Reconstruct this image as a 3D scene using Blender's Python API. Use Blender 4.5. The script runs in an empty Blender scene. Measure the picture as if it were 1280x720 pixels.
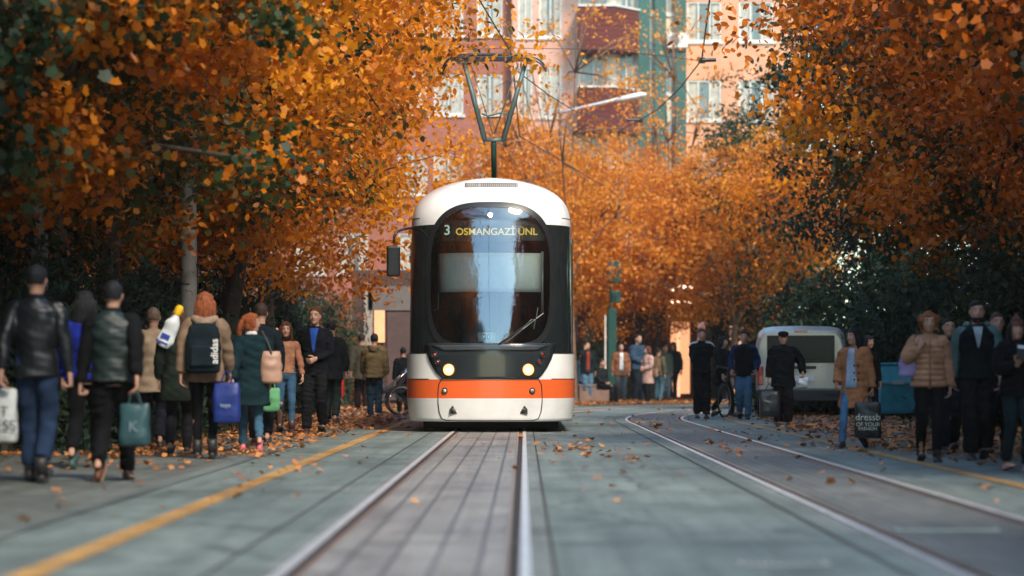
import bpy, math, random
import numpy as np
from mathutils import Vector, Matrix, Euler
random.seed(7); rng = np.random.default_rng(7)
sc = bpy.context.scene
col = sc.collection
PI = math.pi
CAMZ = 0.85; F = 3000.0; HX = 655.0; HY = 467.0
def at(px, d): return (px - HX) / F * d
def zat(py, d): return CAMZ - (py - HY) / F * d
def dist(fy): return F * CAMZ / (fy - HY)

# ------------------------------------------------------------------ materials
MATS = {}
def newmat(name):
    m = bpy.data.materials.new(name); m.use_nodes = True
    nt = m.node_tree; nt.nodes.clear()
    out = nt.nodes.new('ShaderNodeOutputMaterial')
    return m, nt, out
def N(nt, t, **kw):
    n = nt.nodes.new('ShaderNode' + t)
    for k, v in kw.items():
        if k in n.inputs.keys() and not hasattr(n, k): n.inputs[k].default_value = v
        else: setattr(n, k, v)
    return n
def ramp(nt, stops, src=None, interp='LINEAR'):
    r = nt.nodes.new('ShaderNodeValToRGB'); cr = r.color_ramp; cr.interpolation = interp
    while len(cr.elements) < len(stops): cr.elements.new(0.5)
    for e, (p, c) in zip(cr.elements, stops):
        e.position = p; e.color = (c[0], c[1], c[2], 1) if hasattr(c, '__len__') else (c, c, c, 1)
    if src is not None: nt.links.new(src, r.inputs[0])
    return r
def mix(nt, fac, a, b, mode='MIX'):
    m = nt.nodes.new('ShaderNodeMix'); m.data_type = 'RGBA'; m.blend_type = mode
    for sock, v in ((m.inputs[0], fac), (m.inputs[6], a), (m.inputs[7], b)):
        if hasattr(v, 'links'): nt.links.new(v, sock)
        elif hasattr(v, '__len__'): sock.default_value = (v[0], v[1], v[2], 1)
        else: sock.default_value = v
    return m.outputs[2]
def noise(nt, scale, detail=4, vec=None, rough=.55):
    n = nt.nodes.new('ShaderNodeTexNoise'); n.inputs['Scale'].default_value = scale
    n.inputs['Detail'].default_value = detail; n.inputs['Roughness'].default_value = rough
    if vec is not None: nt.links.new(vec, n.inputs['Vector'])
    return n
def mat(name, c, rough=.6, metal=0, var=.15, nscale=6, bump=0, bscale=40, spec=.4, emit=None, es=0, coat=0, sheen=0):
    """principled with a little mottling"""
    if name in MATS: return MATS[name]
    m, nt, out = newmat(name)
    b = nt.nodes.new('ShaderNodeBsdfPrincipled')
    b.inputs['Roughness'].default_value = rough; b.inputs['Metallic'].default_value = metal
    b.inputs['Specular IOR Level'].default_value = spec
    b.inputs['Coat Weight'].default_value = coat
    b.inputs['Sheen Weight'].default_value = sheen
    tc = nt.nodes.new('ShaderNodeTexCoord')
    n = noise(nt, nscale, 4, tc.outputs['Object'])
    r = ramp(nt, [(.3, [x * (1 - var) for x in c]), (.7, [min(1, x * (1 + var)) for x in c])], n.outputs[0])
    nt.links.new(r.outputs[0], b.inputs['Base Color'])
    if bump:
        n2 = noise(nt, bscale, 3, tc.outputs['Object'])
        bp = nt.nodes.new('ShaderNodeBump'); bp.inputs['Strength'].default_value = bump; bp.inputs['Distance'].default_value = .01
        nt.links.new(n2.outputs[0], bp.inputs['Height']); nt.links.new(bp.outputs[0], b.inputs['Normal'])
    if emit:
        b.inputs['Emission Color'].default_value = (*emit, 1); b.inputs['Emission Strength'].default_value = es
    nt.links.new(b.outputs[0], out.inputs[0])
    MATS[name] = m; return m
def cloth(c, rough=.85):
    k = 'cloth_%02x%02x%02x_%d' % (*[int(min(1, x) * 255) for x in c], int(rough * 100))
    if k in MATS: return MATS[k]
    f = .42 if max(c) < .07 else .85
    c = tuple(x * f for x in c)
    return mat(k, c, rough, var=.3, nscale=9, bump=.3, bscale=55, spec=.08 if rough > .6 else .4, sheen=.0)

# ------------------------------------------------------------------ mesh helpers
class MB:
    def __init__(s): s.v = []; s.f = []; s.m = []
    def add(s, verts, faces, mi=0):
        o = len(s.v); s.v += [tuple(p) for p in verts]
        s.f += [tuple(i + o for i in f) for f in faces]; s.m += [mi] * len(faces); return s
    def box(s, c, d, mi=0, rot=None, taper=1.0):
        x, y, z = d[0] / 2, d[1] / 2, d[2] / 2
        vs = [Vector((a * x * (taper if k > 0 else 1), b * y * (taper if k > 0 else 1), k * z)) for k in (-1, 1) for b in (-1, 1) for a in (-1, 1)]
        if rot is not None: vs = [rot @ v for v in vs]
        vs = [v + Vector(c) for v in vs]
        return s.add(vs, [(0, 2, 3, 1), (4, 5, 7, 6), (0, 1, 5, 4), (2, 6, 7, 3), (0, 4, 6, 2), (1, 3, 7, 5)], mi)
    def tube(s, pts, rad, n=10, mi=0, flat=None, cap=True, smooth=0):
        pts = [Vector(p) for p in pts]
        rad = list(rad) if hasattr(rad, '__len__') else [rad] * len(pts)
        for _ in range(smooth):
            q = [pts[0]]; r = [rad[0]]
            for i in range(len(pts) - 1):
                a, b = pts[i], pts[i + 1]
                q += [a * .75 + b * .25, a * .25 + b * .75]; r += [rad[i] * .75 + rad[i + 1] * .25, rad[i] * .25 + rad[i + 1] * .75]
            q.append(pts[-1]); r.append(rad[-1]); pts, rad = q, r
        vs = []; ref = None
        for i, p in enumerate(pts):
            t = (pts[min(i + 1, len(pts) - 1)] - pts[max(i - 1, 0)])
            t = t.normalized() if t.length > 1e-9 else Vector((0, 0, 1))
            if ref is None:
                ref = Vector((1, 0, 0)) if abs(t.x) < .8 else Vector((0, 1, 0))
            u = (ref - t * ref.dot(t)).normalized(); ref = u
            w = t.cross(u)
            for k in range(n):
                a = 2 * PI * k / n
                vs.append(p + u * (math.cos(a) * rad[i]) + w * (math.sin(a) * rad[i] * (flat or 1)))
        fs = []
        for i in range(len(pts) - 1):
            for k in range(n):
                a = i * n + k; b = i * n + (k + 1) % n
                fs.append((a, b, b + n, a + n))
        if cap:
            fs.append(tuple(range(n - 1, -1, -1))); fs.append(tuple((len(pts) - 1) * n + k for k in range(n)))
        return s.add(vs, fs, mi)
    def rings(s, rs, n=20, mi=0, cap=True):
        """rs: (cx, cy, z, rx, ry)"""
        vs = []
        for (cx, cy, z, rx, ry) in rs:
            for k in range(n):
                a = 2 * PI * k / n
                vs.append((cx + rx * math.cos(a), cy + ry * math.sin(a), z))
        fs = []
        for i in range(len(rs) - 1):
            for k in range(n):
                a = i * n + k; b = i * n + (k + 1) % n
                fs.append((a, b, b + n, a + n))
        if cap:
            fs.append(tuple(range(n - 1, -1, -1))); fs.append(tuple((len(rs) - 1) * n + k for k in range(n)))
        return s.add(vs, fs, mi)
    def ball(s, c, r, n=12, m=8, mi=0):
        r = r if hasattr(r, '__len__') else (r, r, r)
        rs = []
        for i in range(m + 1):
            a = -PI / 2 + PI * i / m
            k = max(math.cos(a), .02)
            rs.append((c[0], c[1], c[2] + r[2] * math.sin(a), r[0] * k, r[1] * k))
        return s.rings(rs, n, mi)
    def prism(s, poly, z0, z1, mi=0, M=None):
        n = len(poly)
        vs = [Vector((x, y, z0)) for x, y in poly] + [Vector((x, y, z1)) for x, y in poly]
        if M is not None: vs = [M @ v for v in vs]
        fs = [tuple(range(n - 1, -1, -1)), tuple(range(n, 2 * n))] + [(i, (i + 1) % n, (i + 1) % n + n, i + n) for i in range(n)]
        return s.add(vs, fs, mi)
    def build(s, name, mats, parent=None, smooth=False, bevel=0, loc=None):
        me = bpy.data.meshes.new(name); me.from_pydata(s.v, [], s.f)
        for m in (mats if isinstance(mats, (list, tuple)) else [mats]): me.materials.append(m)
        if any(s.m): me.polygons.foreach_set('material_index', s.m)
        me.update()
        if smooth: me.shade_smooth()
        o = bpy.data.objects.new(name, me); col.objects.link(o)
        if parent is not None: o.parent = parent
        if loc is not None: o.location = loc
        if bevel:
            b = o.modifiers.new('bevel', 'BEVEL'); b.width = bevel; b.segments = 2; b.limit_method = 'ANGLE'
        return o
def tag(o, label, cat, group=None, kind=None):
    if label: o['label'] = label
    if cat: o['category'] = cat
    if group: o['group'] = group
    if kind: o['kind'] = kind
    return o
def empty(name, loc=(0, 0, 0), rz=0, label=None, cat=None, group=None):
    o = bpy.data.objects.new(name, None); col.objects.link(o); o.empty_display_size = .2
    o.location = loc; o.rotation_euler = (0, 0, rz); tag(o, label, cat, group); return o
def structure(o): o['kind'] = 'structure'; return o

TMP = bpy.data.collections.new('tmp'); 
def remesh(mb, voxel, name, mats, parent, fold=0.0, fscale=1.0, extra=None, seed=0, smooth_it=2, streak=False):
    """union of the closed shapes in mb as one surface, with small folds"""
    me = bpy.data.meshes.new('t'); me.from_pydata(mb.v, [], mb.f)
    o = bpy.data.objects.new('t', me); col.objects.link(o)
    r = o.modifiers.new('r', 'REMESH'); r.mode = 'VOXEL'; r.voxel_size = voxel
    if smooth_it:
        sm = o.modifiers.new('s', 'SMOOTH'); sm.iterations = smooth_it; sm.factor = .5
    dg = bpy.context.evaluated_depsgraph_get()
    ev = o.evaluated_get(dg); m2 = bpy.data.meshes.new_from_object(ev)
    bpy.data.objects.remove(o); bpy.data.meshes.remove(me)
    m2.name = name
    n = len(m2.vertices)
    co = np.empty(n * 3, 'f'); m2.vertices.foreach_get('co', co); co = co.reshape(-1, 3)
    if fold:
        nr = np.empty(n * 3, 'f'); m2.vertices.foreach_get('normal', nr); nr = nr.reshape(-1, 3)
        g = np.random.default_rng(seed + 11)
        a = np.zeros(n, 'f')
        for k in range(7):
            d = g.normal(size=3) * (np.array([14, 14, 3]) if streak else np.array([9, 9, 22])) * fscale * (1 + k * .25)
            a += np.sin(co @ d.astype('f') + g.uniform(0, 6.28) + 1.6 * np.sin(co @ (g.normal(size=3) * 9).astype('f'))) / (1 + k * .3)
        co = co + nr * (a * fold * .4)[:, None]
    m2.vertices.foreach_set('co', co.astype('f').ravel())
    m2.materials.clear()
    for m in mats: m2.materials.append(m)
    if extra is not None:      # join exact pieces (fingers, eyes) into the same mesh
        fv = [tuple(p) for p in co]; ff = [tuple(p.vertices) for p in m2.polygons]; fm = [0] * len(ff)
        off = len(fv); fv += extra.v; ff += [tuple(i + off for i in f) for f in extra.f]; fm += extra.m
        m3 = bpy.data.meshes.new(name); m3.from_pydata(fv, [], ff)
        for m in mats: m3.materials.append(m)
        m3.polygons.foreach_set('material_index', fm); bpy.data.meshes.remove(m2); m2 = m3
    m2.shade_smooth(); m2.update()
    ob = bpy.data.objects.new(name, m2); col.objects.link(ob); ob.parent = parent
    return ob
def text_obj(s, size, m, parent, M, name='lettering', extrude=.001, bold=0):
    c = bpy.data.curves.new('txt', 'FONT'); c.body = s; c.size = size; c.align_x = 'CENTER'; c.align_y = 'CENTER'; c.extrude = extrude; c.offset = bold
    o = bpy.data.objects.new('t', c); col.objects.link(o)
    ev = o.evaluated_get(bpy.context.evaluated_depsgraph_get()); me = bpy.data.meshes.new_from_object(ev)
    bpy.data.objects.remove(o); bpy.data.curves.remove(c)
    me.materials.clear(); me.materials.append(m); me.name = name
    ob = bpy.data.objects.new(name, me); col.objects.link(ob); ob.parent = parent; ob.matrix_local = M
    return ob
FRONT = Matrix.Rotation(PI / 2, 4, 'X')   # text facing -Y

# ------------------------------------------------------------------ people
def ik(A, T, l1, l2, pole):
    A, T = Vector(A), Vector(T); d = T - A; L = d.length
    if L > (l1 + l2) * .998: T = A + d * ((l1 + l2) * .998 / L); d = T - A; L = d.length
    a = (l1 * l1 - l2 * l2 + L * L) / (2 * L); h = math.sqrt(max(l1 * l1 - a * a, 0))
    u = d / L; p = Vector(pole); p = (p - u * p.dot(u)).normalized()
    return A + u * a + p * h, T
SKIN = None
HANDS = {  # wrist targets for a 1.75 m figure: (x*side, y, z), elbow pole, palm facing
    'hang': (.25, .03, .89), 'fwd': (.25, -.2, .93), 'back': (.27, .22, .94), 'pocket': (.235, -.10, .97),
    'carry': (.275, 0, .885), 'phone': (.10, -.27, 1.22), 'strap': (.13, -.17, 1.33), 'held': (.05, -.2, 1.05),
    'behind': (.06, .2, .98), 'face': (.10, -.13, 1.52), 'up': (.12, -.32, 1.30), 'out': (.36, -.12, 1.0)}
def hand(mb, s, W, D, palm, curl, sc_=1.0):
    """palm and five bent fingers; W wrist, D direction of the fingers, palm = normal out of the palm"""
    D = D.normalized(); palm = (palm - D * palm.dot(D)).normalized(); side = D.cross(palm).normalized()
    if side.dot(Vector((0, -1, 0))) < 0 and abs(side.y) > .3: side = -side   # thumb to the front
    k = sc_
    mb.tube([W - D * .03 * k, W, W + D * .045 * k, W + D * .09 * k, W + D * .1 * k], [.026 * k, .027 * k, .04 * k, .041 * k, .03 * k], 10, flat=.45) if False else None
    # palm as a flattened tube oriented by side
    pts = [(-.02, .028, .02), (.0, .029, .02), (.03, .037, .016), (.07, .042, .015), (.1, .04, .012), (.106, .03, .008)]
    vs = []; n = 10
    for (t, a, b) in pts:
        for q in range(n):
            an = 2 * PI * q / n
            vs.append(W + D * t * k + side * (math.cos(an) * a * k) + palm * (math.sin(an) * b * k))
    fs = [(i * n + q, i * n + (q + 1) % n, (i + 1) * n + (q + 1) % n, (i + 1) * n + q) for i in range(len(pts) - 1) for q in range(n)]
    fs += [tuple(range(n - 1, -1, -1)), tuple((len(pts) - 1) * n + q for q in range(n))]
    mb.add(vs, fs)
    for i, (off, L) in enumerate(((.031, .072), (.0105, .08), (-.0105, .074), (-.031, .058))):
        p = W + D * .085 * k + side * off * k; ps = [p]; a = .15 + curl * .4
        for L2 in (.25, .4, .33, .27):
            d = (D * math.cos(a) + palm * math.sin(a)); p = p + d * (L * L2 * k * 1.0); ps.append(p); a += curl * .75
        mb.tube(ps, [.009 * k, .009 * k, .0085 * k, .0075 * k, .005 * k], 7)
    p = W + D * .025 * k + side * .028 * k; ps = [p]
    for j, L2 in enumerate((.035, .032, .028)):
        d = (side * (.75 - .25 * j) + D * (.65 + .2 * j) + palm * (.25 + curl * .35 * j)).normalized(); p = p + d * L2 * k; ps.append(p)
    mb.tube(ps, [.012 * k, .0105 * k, .0095 * k, .006 * k], 7)

def person(label, px, fy, top, yaw, sex='m', coat=(.02, .02, .025), hem=.86, bulk=.018, rough=.85, sleeves=None, legs=(.02, .02, .03),
           leg_fit=0, shoes=(.02, .02, .02), sole=(.03, .03, .03), hair='short', hair_c=(.02, .015, .012), stride=.22, lead=1, arms=('hang', 'hang'),
           hood=None, shirt=None, collar=None, skin=(.42, .23, .16), hat=None, hat_c=(.02, .02, .02), look=0, sit=False, lean=0,
           group=None, hgt=None, d=None, beard=False, buttons=False, quilt=False, sheath=None, boots=False, voxel=None, trim=None):
    d = d or dist(fy)
    H = hgt or (fy - top) / F * d
    k = H / 1.75
    root = empty('person', (at(px, d), d, 0), math.radians(yaw), label, 'person', group)
    root.scale = (k, k, k)
    seed = int(px * 7 + fy)
    vx = voxel or (.012 if d < 40 else .02)
    fem = sex == 'f'
    sk = mat('skin_%d' % int(skin[0] * 100), skin, .5, var=.12, nscale=12, spec=.35)
    eye_w = mat('eye_white', (.7, .68, .65), .3); eye_d = mat('iris', (.03, .02, .015), .2); lip = mat('lips', (.38, .12, .1), .5)
    # joints
    if sit:
        dz = -.45; ank = {s: Vector((s * .13, -.42, .08)) for s in (-1, 1)}; hipz = .93 + dz; pitch = {1: 0, -1: 0}
    else:
        st = stride
        hipz = .085 + math.sqrt(.846 ** 2 - st ** 2); dz = hipz - .93
        ank = {lead: Vector((lead * .085, -st, .085)), -lead: Vector((-lead * .085, st * .95, .085 + st * .38))}
        pitch = {lead: 0 if st < .15 else -6, -lead: math.degrees(min(.9, st * 2.3)) if st > .08 else 0}
    hip = {s: Vector((s * .09, 0, hipz)) for s in (-1, 1)}
    knee = {}; 
    for s in (-1, 1): knee[s], ank[s] = ik(hip[s], ank[s], .43, .425, (0, -1, .0 if not sit else .6))
    sw = .160 if fem else .176
    lm = Matrix.Rotation(math.radians(lean), 4, 'X')
    def up(x, y, z):  # upper body point, lowered and leaned
        v = Vector((x, y, z - .95)); v = lm @ v; return Vector((v.x, v.y, v.z + .95 + dz))
    sh = {s: up(s * sw, .01, 1.42) for s in (-1, 1)}
    el, wr = {}, {}
    for s, a in zip((-1, 1), arms):
        h = HANDS[a] if isinstance(a, str) else a
        if a == 'hang' and not sit and stride > .1: h = (h[0] - .01, h[1] + (stride if s == lead else -stride) * .75, h[2] + stride * .12)
        T = up(s * h[0], h[1], h[2])
        pole = (s * .5, 1, 0) if (isinstance(a, str) and a in ('hang', 'carry', 'fwd', 'back', 'pocket', 'behind')) else (s * .8, .35, -1)
        el[s], wr[s] = ik(sh[s], T, .285, .255, pole)
    # ---- body (skin)
    mb = MB(); hx = up(0, 0, 1.49)
    hips_r, waist_r, ch_r = (.165, .128, .15) if fem else (.158, .142, .172)
    tor = [(.86, hips_r * .8, .09), (.93, hips_r, .105), (1.08, waist_r, .09), (1.3, ch_r, .11), (1.40, ch_r + .005, .095), (1.455, .11, .07), (1.49, .055, .055), (1.56, .052, .055)]
    def tring(z, rx, ry, g=0):
        c = up(0, 0, z); return (c.x, c.y, c.z, rx + g, ry + g)
    mb.rings([tring(*r) for r in tor])
    hd = up(0, -.02, 1.635); ca, sa = math.cos(math.radians(look)), math.sin(math.radians(look))
    def hp(x, y, z): return Vector((hd.x + x * ca - y * sa, hd.y + x * sa + y * ca, hd.z + z))
    hs = MB(); hs.rings([(0, -.03, -.118, .022, .025), (0, -.026, -.11, .042, .055), (0, -.018, -.085, .056, .08), (0, -.006, -.04, .069, .094), (0, 0, .01, .075, .099), (0, .004, .055, .074, .097), (0, .006, .09, .058, .078), (0, .006, .11, .03, .045), (0, .006, .116, .01, .014)], 20)
    hs.tube([(0, -.095, .018), (0, -.112, -.012), (0, -.121, -.03), (0, -.1, -.038)], [.008, .011, .015, .012], 8)
    hs.ball((0, -.088, -.062), (.026, .014, .012)); hs.ball((0, -.082, -.1), (.02, .018, .014))
    for s in (-1, 1):
        hs.ball((s * .077, .008, -.008), (.011, .02, .032)); hs.ball((s * .036, -.086, .03), (.026, .012, .007)); hs.ball((s * .035, -.08, -.03), (.024, .018, .02))
    mb.add([hp(*v) for v in hs.v], hs.f)
    for s in (-1, 1):
        mb.tube([up(s * .1, 0, 1.4), sh[s], sh[s].lerp(el[s], .5), el[s], el[s].lerp(wr[s], .35), wr[s]], [.05, .05, .044, .036, .036, .024], 10)
        mb.tube([hip[s] + Vector((0, 0, .05)), hip[s].lerp(knee[s], .4), knee[s], knee[s].lerp(ank[s], .35), ank[s]], [.075, .07, .048, .05, .034], 10)
        mb.tube([ank[s] + Vector((0, .03, -.03)), ank[s] + Vector((0, -.1, -.05))], [.032, .025], 8)
    ex = MB()
    handpos = {}
    for s, a in zip((-1, 1), arms):
        D = (wr[s] - el[s]).normalized()
        if a in ('hang', 'carry', 'fwd', 'back'): D = (D + Vector((0, 0, -1.2))).normalized(); pm = Vector((-s, 0, 0)); cu = 1.15 if a == 'carry' else .55
        elif a in ('phone', 'up'): pm = Vector((0, .6, .8)) if a == 'phone' else Vector((0, 1, 0)); D = Vector((-s * .3, -.5, .8)); cu = 1.0
        elif a == 'strap': pm = Vector((0, 1, .2)); D = Vector((-s * .5, 0, .8)); cu = 1.2
        elif a == 'face': pm = Vector((0, 1, .2)); D = Vector((-s * .6, -.1, .8)); cu = .5
        elif a == 'behind': pm = Vector((0, 1, 0)); D = Vector((-s, .0, -.2)); cu = .6
        else: pm = Vector((-s, .3, 0)); cu = .8
        hand(ex, s, wr[s], D, pm, cu)
        handpos[s] = wr[s] + D.normalized() * .09 + pm.normalized() * .02
    for s in (-1, 1):
        e = hp(s * .032, -.087, .008); ex.ball(e, (.014, .008, .0085), 8, 6, 1); e2 = hp(s * .032, -.0945, .008); ex.ball(e2, (.0065, .004, .0065), 8, 6, 2)
        ex.tube([hp(s * .014, -.098, .026), hp(s * .034, -.1, .031), hp(s * .054, -.088, .025)], [.003, .0042, .0025], 6, 2)
    ex.tube([hp(-.024, -.096, -.062), hp(-.008, -.1015, -.059), hp(.008, -.1015, -.059), hp(.024, -.096, -.062)], [.002, .0055, .0055, .002], 6, 3)
    remesh(mb, vx, 'body', [sk, eye_w, eye_d, lip], root, extra=ex, smooth_it=1)
    # ---- trousers
    lf = leg_fit + (.012 if fem else .02)
    tm = MB(); tm.rings([tring(*r) for r in ((.87, hips_r * .86, .095, .012), (.93, hips_r, .105, .016), (1.0, hips_r * .98, .1, .014), (1.06, waist_r, .09, .012))])
    for s in (-1, 1):
        a = ank[s] + Vector((0, .0, .05 if boots else .0)); rr = [.088, .082 + lf * .5, .056 + lf, .055 + lf, .047 + lf]
        tm.tube([hip[s] + Vector((0, 0, .03)), hip[s].lerp(knee[s], .35), knee[s], knee[s].lerp(a, .4), a], rr, 14, smooth=1)
    remesh(tm, vx * 1.1, 'trousers', [cloth(legs)], root, fold=.011 if not fem else .007, seed=seed, fscale=1.25)
    # ---- shoes
    for s in (-1, 1):
        fm = MB(); P = math.radians(pitch[s])
        secs = [(.062, .026, .05), (.05, .036, .075), (.01, .037, .085), (-.05, .04, .07), (-.12, .048, .052), (-.17, .044, .04), (-.2, .03, .03), (-.21, .016, .02)]
        vs = []; n = 12
        for (y, w, h) in secs:
            for q in range(n):
                an = 2 * PI * q / n; zz = math.sin(an); vs.append(Vector((math.cos(an) * w, y, max(zz, -.35) * h * .74 + h * .26)))
        fs = [(i * n + q, i * n + (q + 1) % n, (i + 1) * n + (q + 1) % n, (i + 1) * n + q) for i in range(len(secs) - 1) for q in range(n)] + [tuple(range(n - 1, -1, -1)), tuple((len(secs) - 1) * n + q for q in range(n))]
        fm.add(vs, fs)
        if boots: fm.tube([(0, .01, .05), (0, .0, .12), (0, .0, .2)], [.045, .05, .055], 12)
        sm_ = [( .06, .03), (.04, .04), (-.05, .041), (-.12, .05), (-.17, .047), (-.212, .022)]
        fm.prism([(w, y) for y, w in sm_] + [(-w, y) for y, w in reversed(sm_)], -.004, .02, 1)
        toe = Vector((0, -.12, 0)); R = Matrix.Rotation(-P, 3, 'X') if P >= 0 else Matrix.Rotation(-P, 3, 'X')
        lo = 1e9; out = []
        for v in fm.v:
            w = Vector(v) - Vector((0, 0, .075)); w = R @ w; w = w + ank[s] + Vector((0, 0, -.005)); out.append(w); lo = min(lo, w.z)
        out = [(v.x, v.y, v.z - lo + .0) for v in out]; fm.v = out
        fm.build('shoe', [mat('shoe_%d_%d' % (int(shoes[0] * 255), int(shoes[2] * 255)), shoes, .5), mat('sole_%d' % int(sole[0] * 255), sole, .7)], root, smooth=True)
    # ---- coat / jacket
    b = bulk
    long = hem < .8
    R0 = [(hem, (hips_r + .02) * (1.08 if long else 1), .115 + (.03 if long else 0), b)]
    if long: R0 += [(hem + (.93 - hem) * .5, hips_r + .018, .125, b)]
    R0 += [(z, rx, ry, b) for z, rx, ry in ((.95, hips_r, .108), (1.08, waist_r + (.01 if bulk > .02 else 0), .1), (1.3, ch_r, .115), (1.39, ch_r + .008, .1), (1.44, .125, .08), (1.475, .068, .066), (1.50, .06, .062))]
    R0 = [r for r in R0 if r[0] >= hem]
    R0[-1] = (R0[-1][0], R0[-1][1], R0[-1][2], b * .5)
    def rad_at(z):
        for (a, c) in zip(R0, R0[1:]):
            if a[0] <= z <= c[0]:
                t = (z - a[0]) / (c[0] - a[0]); return (a[1] + (c[1] - a[1]) * t + a[3], a[2] + (c[2] - a[2]) * t + a[3])
        return (R0[-1][1], R0[-1][2])
    jm = MB(); jm.rings([tring(*r) for r in R0], 24)
    sm = MB() if sleeves else jm
    for s in (-1, 1):
        sm.tube([up(s * .11, 0, 1.395), sh[s] + Vector((0, 0, -.012)), sh[s].lerp(el[s], .5), el[s], el[s].lerp(wr[s], .5), wr[s] + (el[s] - wr[s]) * .06], [.055 + b, .056 + b, .05 + b * .9, .044 + b * .8, .04 + b * .8, .033 + b * .6], 12, smooth=1)
    if hood: 
        hm = jm if hood == coat else MB()
        hm.tube([up(.10, -.06, 1.5), up(.115, .03, 1.49), up(.07, .12, 1.46), up(0, .155, 1.43), up(-.07, .12, 1.46), up(-.115, .03, 1.49), up(-.10, -.06, 1.5)], [.025, .04, .052, .06, .052, .04, .025], 10, smooth=1)
        if hm is not jm: remesh(hm, vx * 1.1, 'hood', [cloth(hood)], root, fold=.006, seed=seed + 3)
    if quilt:
        for z in np.arange(hem + .03, 1.42, .065):
            rx, ry = rad_at(z); c = up(0, 0, z)
            jm.rings([(c.x, c.y, c.z - .024, rx - .002, ry - .002), (c.x, c.y, c.z, rx + .014, ry + .014), (c.x, c.y, c.z + .024, rx - .002, ry - .002)], 24)
    mcoat = cloth(coat, rough)
    remesh(jm, vx * 1.05, 'coat' if long else 'jacket', [mcoat], root, fold=.010 if not quilt else .005, seed=seed + 1, fscale=1.15)
    if sleeves: remesh(sm, vx * 1.05, 'sleeves', [cloth(sleeves)], root, fold=.010, seed=seed + 2)
    if collar:
        cm = MB(); cm.rings([tring(*r) for r in ((1.44, .085, .08, 0), (1.475, .082, .08, 0), (1.515, .072, .074, 0), (1.53, .066, .068, 0))], 18)
        remesh(cm, vx, 'scarf' if collar != coat else 'collar', [cloth(collar)], root, fold=.004, seed=seed)
    def front_patch(name, zs, ws, m, off=.012, xc=0):
        pm = MB(); vs = []; nx = 8
        for z, w in zip(zs, ws):
            rx, ry = rad_at(z); c = up(0, 0, z)
            for i in range(nx + 1):
                x = xc + (-1 + 2 * i / nx) * w; x = max(-rx * .97, min(rx * .97, x)); vs.append((x, c.y - (ry + off) * math.sqrt(1 - (x / (rx * 1.02)) ** 2), c.z))
        n0 = len(vs); vs += [(x, y + .02, z) for x, y, z in vs]
        fs = [(j * (nx + 1) + i, j * (nx + 1) + i + 1, (j + 1) * (nx + 1) + i + 1, (j + 1) * (nx + 1) + i) for j in range(len(zs) - 1) for i in range(nx)]
        fs += [tuple(i + n0 for i in reversed(f)) for f in fs[:]]
        last = (len(zs) - 1) * (nx + 1)
        fs += [(i, i + n0, i + n0 + 1, i + 1) for i in range(nx)] + [(last + i + 1, last + i + 1 + n0, last + i + n0, last + i) for i in range(nx)]
        for j in range(len(zs) - 1):
            a = j * (nx + 1); bb = a + nx + 1
            fs += [(bb, bb + n0, a + n0, a), (a + nx, a + nx + n0, bb + nx + n0, bb + nx)]
        pm.add(vs, fs); return pm.build(name, m, root, smooth=True)
    if shirt:
        sc_c, z0, w0, w1 = shirt
        zs = list(np.linspace(z0, 1.47, 9)); front_patch('shirt', zs, [w0 + (w1 - w0) * t for t in np.linspace(0, 1, 9)], cloth(sc_c))
    if trim:
        c_, z0_ = trim; front_patch('trim', list(np.linspace(z0_, 1.45, 7)), [.012] * 7, cloth(c_), .016)
    if buttons:
        bm = MB()
        for z in (1.22, 1.12, 1.02):
            for x in (.05, .105):
                rx, ry = rad_at(z); c = up(0, 0, z); bm.ball((x, c.y - (ry + .012) * math.sqrt(1 - (x / rx) ** 2), c.z), (.014, .01, .018), 8, 6)
        bm.build('button_row', mat('button', (.02, .015, .015), .4), root, smooth=True)
    # ---- hair
    hm = MB(); streak = True
    def H_(lst, n=18): 
        q = MB(); q.rings(lst, n); hm.add([hp(*v) for v in q.v], q.f)
    if hair != 'bald':
        H_([(0, .022, -.035, .07, .078), (0, .022, 0, .08, .088), (0, .014, .05, .083, .1), (0, .008, .085, .071, .094), (0, .006, .112, .045, .062), (0, .006, .128, .012, .016)])
        if hair in ('long', 'bob', 'pony', 'curly'):
            H_([(0, .03, -.09, .072, .07), (0, .028, -.05, .082, .085), (0, .02, .02, .087, .1), (0, .01, .07, .085, .105), (0, .006, .11, .06, .08), (0, .006, .134, .015, .02)])
        if hair in ('long', 'bob'):
            zb = -.3 if hair == 'long' else -.16
            H_([(0, .07, zb, .05, .03), (0, .065, zb * .75, .095, .045), (0, .05, -.09, .1, .07), (0, .035, -.02, .093, .085), (0, .02, .05, .08, .08)])
            for s in (-1, 1): hm.tube([hp(s * .055, -.06, .085), hp(s * .084, -.045, .02), hp(s * .09, -.02, -.07), hp(s * .085, .0, zb * .75)], [.012, .022, .026, .016], 8)
        if hair == 'pony':
            hm.tube([hp(0, .09, .03), hp(0, .14, .02), hp(.02, .155, -.06), hp(.05, .14, -.16), hp(.06, .13, -.24)], [.025, .035, .04, .03, .01], 10, smooth=1)
        if hair == 'bun': hm.ball(hp(0, .03, .15), (.045, .045, .038))
        if hair == 'curly':
            g = random.Random(seed)
            for i in range(34):
                a = g.uniform(-.25, PI + .25); z = g.uniform(-.14, .075); r = .1 * math.sqrt(max(.1, 1 - (z / .16) ** 2))
                hm.ball(hp(math.cos(a) * r, math.sin(a) * r * 1.0 - .0, z), g.uniform(.024, .036), 8, 6)
        st_ = None
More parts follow.
